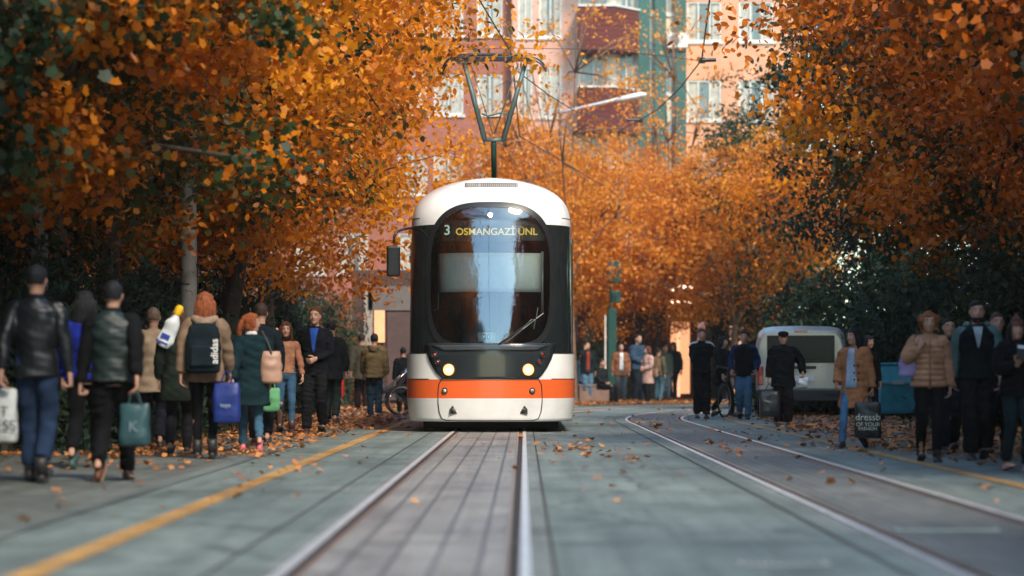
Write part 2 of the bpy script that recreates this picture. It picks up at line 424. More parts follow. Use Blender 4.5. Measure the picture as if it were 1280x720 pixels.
        if hair in ('long', 'bob', 'pony') and d < 45:
            st_ = MB(); g = random.Random(seed + 5); zb = {'long': -.31, 'bob': -.18, 'pony': -.05}[hair]
            for i in range(80):
                a = g.uniform(-.35, PI + .35); r0 = g.uniform(.2, .95); ps = [hp(math.cos(a) * .06 * r0, .01 + math.sin(a) * .08 * r0, .125 - .03 * r0)]
                ze = zb * g.uniform(.6, 1.12); w_ = g.uniform(-.015, .015)
                for t in (.25, .5, .75, 1):
                    f = .094 + g.uniform(-.006, .008) + (.008 * t if hair != 'pony' else -.012 * t)
                    y_ = .02 + math.sin(a) * (f * (1.08 if t < .6 else .85)); z_ = .1 + (ze - .1) * t
                    if z_ < -.1: y_ = max(y_, .035)
                    ps.append(hp(math.cos(a) * f + w_ * t, y_ + .01 * t, z_))
                st_.tube(ps, [.005, .008, .008, .007, .002], 5, smooth=1)
        remesh(hm, .009 if d < 40 else .014, 'hair', [mat('hair_%d_%d' % (int(hair_c[0] * 500), int(hair_c[1] * 500)), hair_c, .6, var=.45, nscale=30, bump=.5, bscale=90, spec=.12)], root, fold=.009 if hair != 'short' else .004, fscale=3.0, seed=seed, streak=True, smooth_it=2, extra=st_)
    if beard:
        q = MB(); q.rings([(0, -.03, -.128, .02, .025), (0, -.026, -.115, .046, .06), (0, -.02, -.088, .061, .084), (0, -.008, -.058, .066, .09)], 16)
        b2 = MB(); b2.add([hp(*v) for v in q.v], q.f); remesh(b2, .01, 'beard', [mat('hair_%d_%d' % (int(hair_c[0] * 500), int(hair_c[1] * 500)), hair_c, .6)], root)
    if hat == 'flat':
        q = MB(); q.rings([(0, -.0, .045, .086, .104), (0, -.012, .075, .1, .125), (0, -.012, .1, .098, .122), (0, 0, .128, .06, .08), (0, 0, .134, .015, .02)], 20)
        q.tube([(-.06, -.1, .05), (0, -.14, .042), (.06, -.1, .05)], [.012, .022, .012], 8)
        b2 = MB(); b2.add([hp(*v) for v in q.v], q.f); remesh(b2, .01, 'cap', [cloth(hat_c)], root)
    if hat in ('beanie', 'pom', 'cap'):
        q = MB(); q.rings([(0, .0, .03, .084, .106), (0, .0, .05, .088, .11), (0, .004, .09, .075, .095), (0, .006, .125, .045, .055), (0, .006, .145, .012, .015)], 20)
        if hat == 'pom': q.ball((0, .01, .155), .03)
        if hat == 'cap': q.tube([(-.05, -.09, .045), (0, -.17, .03), (.05, -.09, .045)], [.01, .018, .01], 8)
        b2 = MB(); b2.add([hp(*v) for v in q.v], q.f); remesh(b2, .01, 'hat', [cloth(hat_c)], root, fold=.002)
    M = Matrix.Translation(root.location) @ Matrix.Rotation(math.radians(yaw), 4, 'Z') @ Matrix.Scale(k, 4)
    W = {s: M @ handpos[s] for s in (-1, 1)}
    return dict(root=root, hand=W, M=M, up=up, k=k, d=d, rz=math.radians(yaw), rad=rad_at)

def carrier(name, cat, label, P, w, h, t, c, yaw=0, rough=.5, handle=.12, text=None, tcol=(.05, .05, .05), tsize=.08, slump=.25, side=1):
    """a bag hanging from the point P"""
    o = empty(name, (P[0], P[1], P[2]), math.radians(yaw), label, cat)
    mb = MB(); n = 20; rs = []
    for (z, a, b) in ((-handle, .94, .25), (-handle - h * .12, .97, .5), (-handle - h * .45, 1, .9), (-handle - h * .8, 1 + slump * .1, 1.0), (-handle - h * .97, .98, .8), (-handle - h, .8, .55)):
        for q in range(n):
            an = 2 * PI * q / n; ca, sa = math.cos(an), math.sin(an)
            rs.append((math.copysign(abs(ca) ** .45, ca) * w / 2 * a, math.copysign(abs(sa) ** .6, sa) * t / 2 * b, z))
    fs = [(i * n + q, (i + 1) * n + q, (i + 1) * n + (q + 1) % n, i * n + (q + 1) % n) for i in range(5) for q in range(n)] + [tuple(range(n)), tuple(5 * n + q for q in range(n - 1, -1, -1))]
    mb.add(rs, fs); g = remesh(mb, max(.012, w / 30), 'bag_body', [mat('bag_%02x%02x%02x' % tuple(int(x * 255) for x in c), c, rough, var=.12, nscale=8, bump=.4, bscale=14)], o, fold=.009 * slump / .25, seed=int(w * 999), fscale=.8)
    hb = MB()
    for s in (-1, 1):
        hb.tube([(-w * .22, s * .01, -handle - h * .05), (-w * .12, s * .012, -handle * .4), (0, s * .008, .005), (w * .12, s * .012, -handle * .4), (w * .22, s * .01, -handle - h * .05)], .006, 6, smooth=1)
    hb.build('handle', mat('bag_handle_%02x' % int(c[0] * 255), tuple(x * .8 for x in c), .6), o)
    if text:
        for i, (s_, sz, zz) in enumerate(text):
            text_obj(s_, sz, mat('ink_%02x%02x%02x' % tuple(int(x * 255) for x in tcol), tcol, .6), o, Matrix.Translation((0, -t / 2 - .012, -handle - h * zz)) @ FRONT)
    return o
# ------------------------------------------------------------------ ground, road, rails
CY = 42.0; CXC = 53.0
def curve(x, y):
    if y <= CY: return (x, y)
    th = (y - CY) / CXC; r = CXC - x
    return (CXC - r * math.cos(th), CY + r * math.sin(th))
def ribbon(name, x0, x1, ya, yb, z, m, step=1.0, thick=0, parent=None):
    n = max(2, int((yb - ya) / step)) ; ys = [ya + (yb - ya) * i / n for i in range(n + 1)]
    vs = []; uv = []
    for y in ys:
        for x in (x0, x1):
            X, Y = curve(x, y); vs.append((X, Y, z)); uv.append((x, y))
    fs = [(2 * i, 2 * i + 1, 2 * i + 3, 2 * i + 2) for i in range(n)]
    nv = len(vs)
    if thick:
        vs += [(x, y, z - thick) for x, y, z in vs]; uv += uv
        fs += [(2 * i + nv, 2 * i, 2 * i + 2, 2 * i + 2 + nv) for i in range(n)] + [(2 * i + 1, 2 * i + 1 + nv, 2 * i + 3 + nv, 2 * i + 3) for i in range(n)]
    me = bpy.data.meshes.new(name); me.from_pydata(vs, [], fs); l = me.uv_layers.new(name='UVMap')
    for lp in me.loops: l.data[lp.index].uv = uv[lp.vertex_index]
    me.materials.append(m); o = bpy.data.objects.new(name, me); col.objects.link(o)
    if parent is not None: o.parent = parent
    return o
def surf(name, c1, c2, c3, rough=.75, scale=1.0, brick=None, spots=True, spec=.35):
    m, nt, out = newmat(name); b = nt.nodes.new('ShaderNodeBsdfPrincipled')
    uv = nt.nodes.new('ShaderNodeUVMap'); V = uv.outputs[0]
    mp = nt.nodes.new('ShaderNodeMapping'); mp.inputs['Scale'].default_value = (1, .35, 1); nt.links.new(V, mp.inputs[0])
    n1 = noise(nt, .9 * scale, 6, mp.outputs[0], .65); n2 = noise(nt, 60 * scale, 3, V, .7); n3 = noise(nt, 5 * scale, 5, V, .6)
    r1 = ramp(nt, [(.38, c1), (.62, c2)], n1.outputs[0])
    r3 = ramp(nt, [(.35, .75), (.65, 1.15)], n3.outputs[0])
    c = mix(nt, 1, r1.outputs[0], r3.outputs[0], 'MULTIPLY')
    r2 = ramp(nt, [(.3, .62), (.7, 1.3)], n2.outputs[0]); c = mix(nt, 1, c, r2.outputs[0], 'MULTIPLY')
    mp2 = nt.nodes.new('ShaderNodeMapping'); mp2.inputs['Scale'].default_value = (4.5, .12, 1); nt.links.new(V, mp2.inputs[0])
    n4 = noise(nt, 1.3, 5, mp2.outputs[0], .7); r4 = ramp(nt, [(.3, .68), (.5, 1.0), (.75, 1.2)], n4.outputs[0]); c = mix(nt, 1, c, r4.outputs[0], 'MULTIPLY')
    n5 = noise(nt, .55, 3, V, .5); n5.inputs['Distortion'].default_value = 1.5; r5 = ramp(nt, [(.56, 1), (.60, .8)], n5.outputs[0]); c = mix(nt, 1, c, r5.outputs[0], 'MULTIPLY')
    vc = nt.nodes.new('ShaderNodeTexVoronoi'); vc.feature = 'DISTANCE_TO_EDGE'; vc.inputs['Scale'].default_value = .38; nd = noise(nt, 3, 4, V); va = nt.nodes.new('ShaderNodeVectorMath'); va.operation = 'MULTIPLY_ADD'; va.inputs[1].default_value = (.35, .35, 0); nt.links.new(nd.outputs['Color'], va.inputs[0]); nt.links.new(V, va.inputs[2]); nt.links.new(va.outputs[0], vc.inputs['Vector'])
    r6 = ramp(nt, [(.004, .55), (.012, 1)], vc.outputs['Distance']); c = mix(nt, 1 if not brick else 0, c, r6.outputs[0], 'MULTIPLY')
    if spots:
        vo = nt.nodes.new('ShaderNodeTexVoronoi'); vo.inputs['Scale'].default_value = 7 * scale; nt.links.new(V, vo.inputs['Vector'])
        rs = ramp(nt, [(.03, 1), (.06, 0)], vo.outputs['Distance']); c = mix(nt, rs.outputs[0], c, c3)
    if brick:
        bw, rh, mort, off, dark = brick
        sx = nt.nodes.new('ShaderNodeSeparateXYZ'); cx = nt.nodes.new('ShaderNodeCombineXYZ'); nt.links.new(V, sx.inputs[0])
        nt.links.new(sx.outputs[1], cx.inputs[0]); nt.links.new(sx.outputs[0], cx.inputs[1])
        bt = nt.nodes.new('ShaderNodeTexBrick'); bt.offset = off; bt.squash = 1; nt.links.new(cx.outputs[0], bt.inputs['Vector'])
        bt.inputs['Scale'].default_value = 1; bt.inputs['Brick Width'].default_value = bw; bt.inputs['Row Height'].default_value = rh; bt.inputs['Mortar Size'].default_value = mort; bt.inputs['Mortar Smooth'].default_value = .3
        bt.inputs['Color1'].default_value = (1, 1, 1, 1); bt.inputs['Color2'].default_value = (.78, .76, .74, 1); bt.inputs['Mortar'].default_value = (dark, dark, dark, 1)
        c = mix(nt, 1, c, bt.outputs['Color'], 'MULTIPLY')
    if name == 'yellow_paint':
        nw = noise(nt, 9, 6, V, .75); rw_ = ramp(nt, [(.55, 0), (.62, 1)], nw.outputs[0]); c = mix(nt, rw_.outputs[0], c, (.16, .16, .13))
    nt.links.new(c, b.inputs['Base Color'])
    rr = ramp(nt, [(.3, rough - .15), (.7, rough + .1)], n3.outputs[0]); nt.links.new(rr.outputs[0], b.inputs['Roughness']); b.inputs['Specular IOR Level'].default_value = spec
    bp = nt.nodes.new('ShaderNodeBump'); bp.inputs['Strength'].default_value = .35; bp.inputs['Distance'].default_value = .006
    nt.links.new(n2.outputs[0], bp.inputs['Height']); nt.links.new(bp.outputs[0], b.inputs['Normal'])
    nt.links.new(b.outputs[0], out.inputs[0]); return m
m_asph = surf('asphalt_surface', (.115, .15, .138), (.185, .225, .208), (.22, .12, .06), .7, spec=.35)
m_side = surf('pavement_surface', (.10, .115, .104), (.165, .175, .158), (.22, .11, .05), .75, brick=(.4, .4, .012, .5, .55))
m_slab = surf('trackbed_slab', (.22, .215, .20), (.32, .31, .285), (.16, .09, .05), .5, brick=(.45, .2, .014, 0, .34), spec=.4)
m_dpav = surf('dark_paver', (.11, .122, .115), (.18, .187, .175), (.18, .1, .05), .65, brick=(.2, .1, .012, .5, .5), spec=.5)
m_conc = surf('concrete_edge', (.15, .17, .16), (.22, .245, .23), (.14, .1, .07), .75)
m_ground = surf('ground_surface', (.10, .1, .09), (.15, .14, .12), (.2, .1, .04), .85)
m_paint = surf('yellow_paint', (.34, .18, .05), (.52, .29, .09), (.3, .2, .12), .6, spots=False)
m_rail = mat('rail_steel', (.78, .76, .72), .42, .75, var=.15, nscale=3)
m_groove = mat('rail_groove', (.03, .022, .018), .8)
m_lip_reflect = mat('rail_lip', (.42, .28, .2), .35, .8)  # orange reflection on the lip is put into its steel colour
g = MB(); g.add([(-300, -200, -.02), (300, -200, -.02), (300, 500, -.02), (-300, 500, -.02)], [(0, 1, 2, 3)]); go = g.build('ground', m_ground)
uvl = go.data.uv_layers.new(name='UVMap')
for lp in go.data.loops: uvl.data[lp.index].uv = go.data.vertices[lp.vertex_index].co[:2]
structure(go)
YB, YE = -45, 100
structure(ribbon('road', -2.75, 4.3, YB, YE, 0, m_asph))
structure(ribbon('pavement', -26, -2.75, YB, YE, .004, m_side)); structure(ribbon('pavement', 4.3, 24, YB, YE, .004, m_side))
structure(ribbon('gutter_strip', -2.83, -2.68, YB, YE, .008, surf('gutter_surface', (.10, .115, .108), (.16, .18, .17), (.14, .1, .07), .7)))
structure(ribbon('road_line', -2.165, -2.015, YB, YE, .005, m_paint)); structure(ribbon('road_line', 3.68, 3.82, YB, YE, .005, m_paint))
for (xl, m) in ((-1.01, m_slab), (1.85, m_dpav)):
    xr = xl + 1.0
    structure(ribbon('trackbed', xl + .03, xr - .03, YB, YE, .004, m))
    structure(ribbon('trackbed', xl - .32 if xl < 0 else xl - .22, xl - .12, YB, YE, .004, m_asph))
    structure(ribbon('concrete_edge', xl - .12, xl - .045, YB, YE, .005, m_conc)); structure(ribbon('concrete_edge', xr + .045, xr + .135, YB, YE, .005, m_conc))
    structure(ribbon('joint_line', xl - .34, xl - .32, YB, YE, .005, m_groove) if xl < 0 else ribbon('joint_line', xl - .24, xl - .22, YB, YE, .005, m_groove))
    structure(ribbon('joint_line', xr + .135, xr + .152, YB, YE, .005, m_groove))
    for xc, s in ((xl, 1), (xr, -1)):
        t = empty('tram_rail', (0, 0, 0)); t['kind'] = 'structure'
        ribbon('rail_head', min(xc - s * .04, xc + s * .008), max(xc - s * .04, xc + s * .008), YB, YE, .013, m_rail, thick=.01, parent=t)
        ribbon('rail_groove', min(xc + s * .008, xc + s * .06), max(xc + s * .008, xc + s * .06), YB, YE, .007, m_groove, parent=t)
        ribbon('rail_lip', min(xc + s * .06, xc + s * .078), max(xc + s * .06, xc + s * .078), YB, YE, .012, m_lip_reflect, thick=.008, parent=t)
structure(ribbon('expansion_joint', -1.0, 0, 23.1, 23.13, .009, m_groove)); structure(ribbon('expansion_joint', -1.0, 0, 12.02, 12.06, .009, m_conc)); structure(ribbon('expansion_joint', .14, .62, 12.0, 12.03, .006, m_groove))
def plate(name, px, py, w, l, m, label, slots=8):
    d = dist(py); x = at(px, d); o = empty(name, (x, d, .006), 0, label, 'drain cover')
    MB().box((0, 0, .001), (w, l, .006)).build('frame', m, o)
    mb = MB()
    for i in range(slots): mb.box(((i + .5) / slots * w * .9 - w * .45, 0, .0045), (w * .5 / slots, l * .6, .002))
    mb.build('grille', m_groove, o)
plate('drain_cover', 978, 706, .40, .19, mat('galvanised', (.42, .45, .44), .45, .6), 'pale slotted drain cover set in the asphalt at the bottom of the photo', 12)
plate('drain_cover', 1183, 663.5, .56, .12, mat('drain_teal', (.3, .4, .38), .5, .3), 'long teal grey drain strip lying between the right hand rails', 16)

# ------------------------------------------------------------------ leaves
OVAL = np.array([(0, -.5, 0), (.27, -.18, .05), (.25, .18, .06), (0, .52, 0), (-.25, .18, .06), (-.27, -.18, .05)])
MAPLE = np.array([(0, -.42, 0), (.16, -.34, .02), (.42, -.34, .09), (.36, -.08, .04), (.5, .18, .1), (.27, .26, .02), (0, .54, -.03), (-.27, .26, .02), (-.5, .18, .1), (-.36, -.08, .04), (-.42, -.34, .09), (-.16, -.34, .02)])
LANCE = np.array([(0, -.5, 0), (.13, -.15, .03), (.12, .2, .03), (0, .5, -.04), (-.12, .2, .03), (-.13, -.15, .03)])
def leaf_mesh(name, C, nrm, size, clump, tmpl, g):
    n = len(C); k = len(tmpl)
    r = g.normal(size=(n, 3)); u = r - nrm * (r * nrm).sum(1)[:, None]; u /= np.linalg.norm(u, axis=1)[:, None]; w = np.cross(nrm, u)
    T = tmpl
    V = C[:, None, :] + size[:, None, None] * (T[None, :, 0:1] * w[:, None, :] + T[None, :, 1:2] * u[:, None, :] + T[None, :, 2:3] * nrm[:, None, :] * g.uniform(.2, 2.2, size=(n, 1, 1)))
    me = bpy.data.meshes.new(name); me.vertices.add(n * k); me.vertices.foreach_set('co', V.astype('f').ravel())
    me.loops.add(n * k); me.loops.foreach_set('vertex_index', np.arange(n * k, dtype='i'))
    me.polygons.add(n); me.polygons.foreach_set('loop_start', np.arange(n, dtype='i') * k)
    a = me.attributes.new('clump', 'FLOAT', 'FACE'); a.data.foreach_set('value', clump.astype('f'))
    b = me.attributes.new('rnd', 'FLOAT', 'FACE'); b.data.foreach_set('value', g.random(n).astype('f'))
    me.update(calc_edges=True); return me
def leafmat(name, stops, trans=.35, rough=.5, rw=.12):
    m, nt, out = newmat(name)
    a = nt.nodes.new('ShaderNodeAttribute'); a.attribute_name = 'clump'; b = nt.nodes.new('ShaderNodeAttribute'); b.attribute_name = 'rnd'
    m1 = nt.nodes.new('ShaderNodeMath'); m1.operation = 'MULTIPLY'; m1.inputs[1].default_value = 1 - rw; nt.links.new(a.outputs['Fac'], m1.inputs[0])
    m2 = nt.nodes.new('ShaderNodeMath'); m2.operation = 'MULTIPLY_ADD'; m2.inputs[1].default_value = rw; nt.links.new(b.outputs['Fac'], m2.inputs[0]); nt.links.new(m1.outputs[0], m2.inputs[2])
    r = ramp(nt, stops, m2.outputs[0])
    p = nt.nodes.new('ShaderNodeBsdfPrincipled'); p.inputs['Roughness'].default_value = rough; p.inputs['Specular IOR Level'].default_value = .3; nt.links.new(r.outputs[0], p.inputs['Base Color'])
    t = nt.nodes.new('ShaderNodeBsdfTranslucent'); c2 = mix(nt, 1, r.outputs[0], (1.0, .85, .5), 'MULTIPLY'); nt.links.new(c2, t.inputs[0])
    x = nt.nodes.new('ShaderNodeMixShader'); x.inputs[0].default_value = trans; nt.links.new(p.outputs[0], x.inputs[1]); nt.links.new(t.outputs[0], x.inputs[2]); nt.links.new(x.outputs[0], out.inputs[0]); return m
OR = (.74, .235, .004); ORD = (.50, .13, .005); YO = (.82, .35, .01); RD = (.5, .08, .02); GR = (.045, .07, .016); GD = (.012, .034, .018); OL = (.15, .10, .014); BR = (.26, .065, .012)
L_near = leafmat('leaves_green_turning', [(.0, GD), (.55, (.016, .042, .015)), (.66, (.06, .06, .014)), (.73, ORD), (.86, OR), (1, YO)], .25)  # green leaves turning orange, palette also darkened in place of shade
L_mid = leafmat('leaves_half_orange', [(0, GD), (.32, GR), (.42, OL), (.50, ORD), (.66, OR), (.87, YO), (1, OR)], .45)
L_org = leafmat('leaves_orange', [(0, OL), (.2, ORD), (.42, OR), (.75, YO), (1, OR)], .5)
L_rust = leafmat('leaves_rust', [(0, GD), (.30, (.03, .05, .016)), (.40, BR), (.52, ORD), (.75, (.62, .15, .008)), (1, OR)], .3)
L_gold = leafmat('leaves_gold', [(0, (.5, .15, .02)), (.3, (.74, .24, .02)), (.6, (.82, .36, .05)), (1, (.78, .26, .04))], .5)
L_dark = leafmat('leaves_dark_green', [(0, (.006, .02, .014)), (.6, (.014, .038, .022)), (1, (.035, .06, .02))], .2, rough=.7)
m_bark = mat('bark', (.05, .038, .028), .9, var=.4, nscale=14, bump=.8, bscale=25)
m_barkp = mat('pale_bark', (.22, .2, .17), .85, var=.35, nscale=9, bump=.6, bscale=20)
CROWNS = {}
def crown_mesh(key, seed, ncl, per, rx, rz, zc, lsize, tmpl, trunk_h, trunk_r=.16, spread=.42, stems=1, low=0.0):
    g = np.random.default_rng(seed)
    d = g.normal(size=(ncl, 3)); d /= np.linalg.norm(d, axis=1)[:, None]
    rr = g.uniform(.12, 1, ncl) ** (1 / 2.4)
    lump = 1 + .16 * np.sin(3 * d[:, 0] * 2 + seed) * np.cos(4 * d[:, 1] + seed * 2) + .1 * g.normal(size=ncl)
    c = d * (rr * lump)[:, None] * np.array([rx, rx, rz]); c[:, 2] += zc
    if low: c[:, 2] -= low * (np.hypot(c[:, 0], c[:, 1]) / rx) ** 2   # hanging skirts
    c[:, 2] = np.maximum(c[:, 2], trunk_h * .75 + .1 * g.random(ncl))
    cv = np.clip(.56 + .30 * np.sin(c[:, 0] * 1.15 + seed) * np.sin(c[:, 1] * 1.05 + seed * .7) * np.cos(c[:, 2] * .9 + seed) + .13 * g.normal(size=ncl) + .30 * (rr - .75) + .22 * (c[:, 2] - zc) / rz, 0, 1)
    L = ncl * per; idx = np.repeat(np.arange(ncl), per)
    sz = g.uniform(.6, 1.4, ncl)
    off = g.normal(size=(L, 3)) * np.array([spread, spread, spread * .62]) * sz[idx][:, None]
    P = c[idx] + off
    nr = g.normal(size=(L, 3)) + np.array([0, 0, .7]) + .35 * off / spread; nr /= np.linalg.norm(nr, axis=1)[:, None]
    size = lsize * g.uniform(.6, 1.3, L)
    cl = np.clip(cv[idx] + .05 * g.normal(size=L), 0, 1)
    me = leaf_mesh(key + '_crown', P, nr, size, cl, tmpl, g)
    # trunk and limbs
    R = random.Random(seed); tb = MB()
    tops = []
    for s in range(stems):
        a = R.uniform(0, 6.28); b0 = (math.cos(a) * .25 * (stems > 1), math.sin(a) * .25 * (stems > 1), -.05)
        le = .18 if stems > 1 else .08
        t = (b0[0] + math.cos(a) * le * trunk_h, b0[1] + math.sin(a) * le * trunk_h, trunk_h)
        tb.tube([b0, (b0[0], b0[1], .15), ((b0[0] + t[0]) / 2 + R.uniform(-.08, .08), (b0[1] + t[1]) / 2, trunk_h * .5), t], [trunk_r * 1.35, trunk_r, trunk_r * .85, trunk_r * .72], 12, smooth=1)
        tops.append(Vector(t))
    order = sorted(range(ncl), key=lambda i: g.random())[:min(70, ncl)]
    anchors = []
    for j, i in enumerate(order[:14]):
        T = Vector(c[i]); b = tops[j % len(tops)]; mid = b.lerp(T, .5) + Vector((0, 0, .35)) ; 
        tb.tube([b - Vector((0, 0, .15)), b.lerp(mid, .5) + Vector((0, 0, .12)), mid, T], [trunk_r * .5, trunk_r * .36, trunk_r * .25, .02], 7, smooth=1); anchors += [mid, b.lerp(mid, .6), mid.lerp(T, .5)]
    for i in order[14:]:
        T = Vector(c[i]); a = min(anchors, key=lambda q: (q - T).length); tb.tube([a, a.lerp(T, .5) + Vector((0, 0, .1)), T], [.03, .02, .008], 5)
    tm = bpy.data.meshes.new(key + '_trunk'); tm.from_pydata(tb.v, [], tb.f); tm.materials.append(m_bark); tm.shade_smooth()
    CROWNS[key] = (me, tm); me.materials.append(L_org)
def tree(name, key, x, y, rz, s, lm, label, cat='tree', group=None, bark=None, sz=None):
    o = empty(name, (x, y, 0), rz, label, cat, group); o.scale = (s, s, sz or s)
    me, tm = CROWNS[key]
    for nm, m_, mm in (('crown', me, lm), ('trunk', tm, bark or m_bark)):
        c = bpy.data.objects.new(nm, m_); col.objects.link(c); c.parent = o
        c.material_slots[0].link = 'OBJECT'; c.material_slots[0].material = mm
    return o
# ------------------------------------------------------------------ tram
TX, TY = -.49, 34.5
PW = 2.35; DD = .95
def tW(z):
    if z < .47: return 1.15 + .03 * max(0, (z - .15) / .32)
    if z <= 1.08: return 1.18
    if z <= 2.88: return 1.145 - .01 * (z - 1.08)
    u = min(.9995, (z - 2.88) / .70); return 1.128 * (1 - u ** 2.5) ** (1 / 2.5)
def tN(z):
    if z < .47: return .04 * (.47 - z) / .3
    n = .0
    if z > 1.08: n += .30 * ((z - 1.08) / 1.8) ** 1.35
    if z > 2.88:
        u = min(.9995, (z - 2.88) / .70); n = .30 + .15 * (z - 2.88) + .75 * (1 - (1 - u ** 2.2) ** (1 / 2.2))
    return n
def tF(x, z, off=0):
    w = tW(z); u = min(.9999, abs(x) / w)
    return tN(z) + DD * (1 - (1 - u ** PW) ** (1 / PW)) - off
TL = 12.5
tram = empty('tram', (TX, TY, 0), 0, 'white city tram with an orange stripe and glowing headlights on the street', 'tram'); TS = 1.05; tram.scale = (TS, TS, TS)
m_tw = mat('tram_white', (.80, .79, .76), .22, var=.10, nscale=2.5, coat=.5); m_to = mat('tram_orange', (.80, .13, .03), .25, var=.05, nscale=2, coat=.6)
m_tb = mat('tram_dark_glass', (.012, .017, .018), .08, var=.2, spec=.6, coat=.5); m_bk = mat('black_trim', (.012, .014, .015), .35, spec=.5)
m_und = mat('underframe', (.01, .01, .01), .8); m_seam = mat('seam', (.03, .025, .022), .6)
def ring(z, shrink=0):
    w = tW(z) - shrink; n = tN(z) + shrink; pts = []; K = 72
    D = min(DD, DD * max(.15, w / 1.13))
    for i in range(K + 1):
        a = -PI / 2 + PI * i / K; sx = math.copysign(abs(math.sin(a)) ** (2 / PW), math.sin(a)); pts.append((w * sx, n + DD * (1 - abs(math.cos(a)) ** (2 / PW)), z))
    m = len(pts)
    back = [(x, TL - (y), z) for x, y, z in reversed(pts)]
    side = [(w, n + DD + (TL - 2 * (n + DD)) * t, z) for t in (.2, .4, .6, .8)]
    return pts + side + back + [(-x, y, z) for x, y, z in reversed(side)]
def band(name, zs, m, hole=None, cap_top=False, cap_bot=False, parent=tram):
    mb = MB(); rs = [ring(z) for z in zs]; n = len(rs[0])
    for r in rs: mb.v += r
    for i in range(len(zs) - 1):
        for k in range(n):
            q = (i * n + k, i * n + (k + 1) % n, (i + 1) * n + (k + 1) % n, (i + 1) * n + k)
            if hole:
                cx = sum(mb.v[j][0] for j in q) / 4; cz = sum(mb.v[j][2] for j in q) / 4; cy = sum(mb.v[j][1] for j in q) / 4
                if cy < 3 and hole(cx, cz): continue
            mb.f.append(q); mb.m.append(0)
    if cap_top: mb.f.append(tuple((len(zs) - 1) * n + k for k in range(n))); mb.m.append(0)
    if cap_bot: mb.f.append(tuple(range(n - 1, -1, -1))); mb.m.append(0)
    return mb.build(name, m, parent, smooth=True)
WSC = 2.165; WSH = .965; WSW = .84
def wsout(t, grow=0):
    a = t; ca, sa = math.cos(a), math.sin(a); p = 3.0 if sa > 0 else 5.0
    x = math.copysign(abs(ca) ** (2 / p), ca) * (WSW + grow); z = WSC + math.copysign(abs(sa) ** (2 / p), sa) * (WSH + grow)
    if z < WSC: x *= 1 - .05 * ((WSC - z) / WSH) ** 2
    return x, z
def inws(x, z, g=-.01):
    sa = (z - WSC) / (WSH + g); p = 3.0 if sa > 0 else 5.0
    return abs(sa) < 1 and abs(x) < (WSW + g) * (1 - abs(sa) ** p) ** (1 / p)
band('body_skirt', [.15, .2, .3, .4, .47], m_tw, cap_bot=True); band('orange_stripe', [.47, .6, .73], m_to)
band('lower_body', [.73, .85, .97, 1.05, 1.08], m_tw)
zs = [1.081] + [1.1 + .03 * i for i in range(60)] + [2.88]
band('window_band', zs, m_tb, hole=inws)
band('roof', [2.881] + [2.9 + .025 * i for i in range(12)] + [3.2 + .03 * i for i in range(12)] + [3.545, 3.56, 3.57, 3.5785], m_tw, hole=inws, cap_top=True)
def fpatch(name, fn, nu, nr, m, off, parent=tram, smooth=True, thick=.0, ringw=None, center=(0, WSC)):
    """front patch: outline fn(angle) filled radially and laid on the nose"""
    mb = MB(); outl = [fn(2 * PI * i / nu) for i in range(nu)]
    rads = [i / nr for i in range(1, nr + 1)] if ringw is None else ringw
    vs = []
    if ringw is None: vs.append((center[0], tF(center[0], center[1], off), center[1]))
    for r in rads:
        for (x, z) in outl:
            X = center[0] + (x - center[0]) * r; Z = center[1] + (z - center[1]) * r; vs.append((X, tF(X, Z, off), Z))
    fs = []; o = 1 if ringw is None else 0
    if o: fs += [(0, 1 + i, 1 + (i + 1) % nu) for i in range(nu)]
    for j in range(len(rads) - 1):
        for i in range(nu): a = o + j * nu + i; b = o + j * nu + (i + 1) % nu; fs.append((a, a + nu, b + nu, b))
    mb.add(vs, fs); ob = mb.build(name, m, parent, smooth)
    if thick: s = ob.modifiers.new('s', 'SOLIDIFY'); s.thickness = thick; s.offset = 0
    return ob
# glass
gm, nt, out = newmat('windscreen_glass')
lw = nt.nodes.new('ShaderNodeFresnel'); lw.inputs[0].default_value = 1.9
mm = nt.nodes.new('ShaderNodeMath'); mm.operation = 'MULTIPLY_ADD'; mm.inputs[1].default_value = 1.2; mm.inputs[2].default_value = .08; nt.links.new(lw.outputs[0], mm.inputs[0])
tr = nt.nodes.new('ShaderNodeBsdfTransparent'); tr.inputs[0].default_value = (.86, .93, .91, 1)
gl = nt.nodes.new('ShaderNodeBsdfGlossy'); gl.inputs['Roughness'].default_value = .015; gl.inputs[0].default_value = (.9, .95, 1, 1)
mx = nt.nodes.new('ShaderNodeMixShader'); nt.links.new(mm.outputs[0], mx.inputs[0]); nt.links.new(tr.outputs[0], mx.inputs[1]); nt.links.new(gl.outputs[0], mx.inputs[2]); nt.links.new(mx.outputs[0], out.inputs[0])
ws = fpatch('windscreen', lambda t: wsout(t), 96, 24, gm, .010)
fpatch('windscreen_surround', lambda t: wsout(t), 96, 1, m_bk, .016, ringw=[.985, 1.0, 1.03, 1.062])
def poly_patch(name, pts, m, off, sub=14, parent=tram):
    """strip between a left and a right edge at each height"""
    mb = MB(); vs = []
    for (z, xa, xb) in pts:
        for i in range(sub + 1):
            x = xa + (xb - xa) * i / sub; vs.append((x, tF(x, z, off), z))
    n = sub + 1
    fs = [(j * n + i, j * n + i + 1, (j + 1) * n + i + 1, (j + 1) * n + i) for j in range(len(pts) - 1) for i in range(sub)]
    mb.add(vs, fs); ob = mb.build(name, m, parent, smooth=True); s = ob.modifiers.new('s', 'SOLIDIFY'); s.thickness = .012; s.offset = 0
    return ob
def interp(lst, z):
    for (a, b) in zip(lst, lst[1:]):
        if a[0] <= z <= b[0]: t = (z - a[0]) / (b[0] - a[0]); return a[1] + (b[1] - a[1]) * t
    return lst[-1][1]
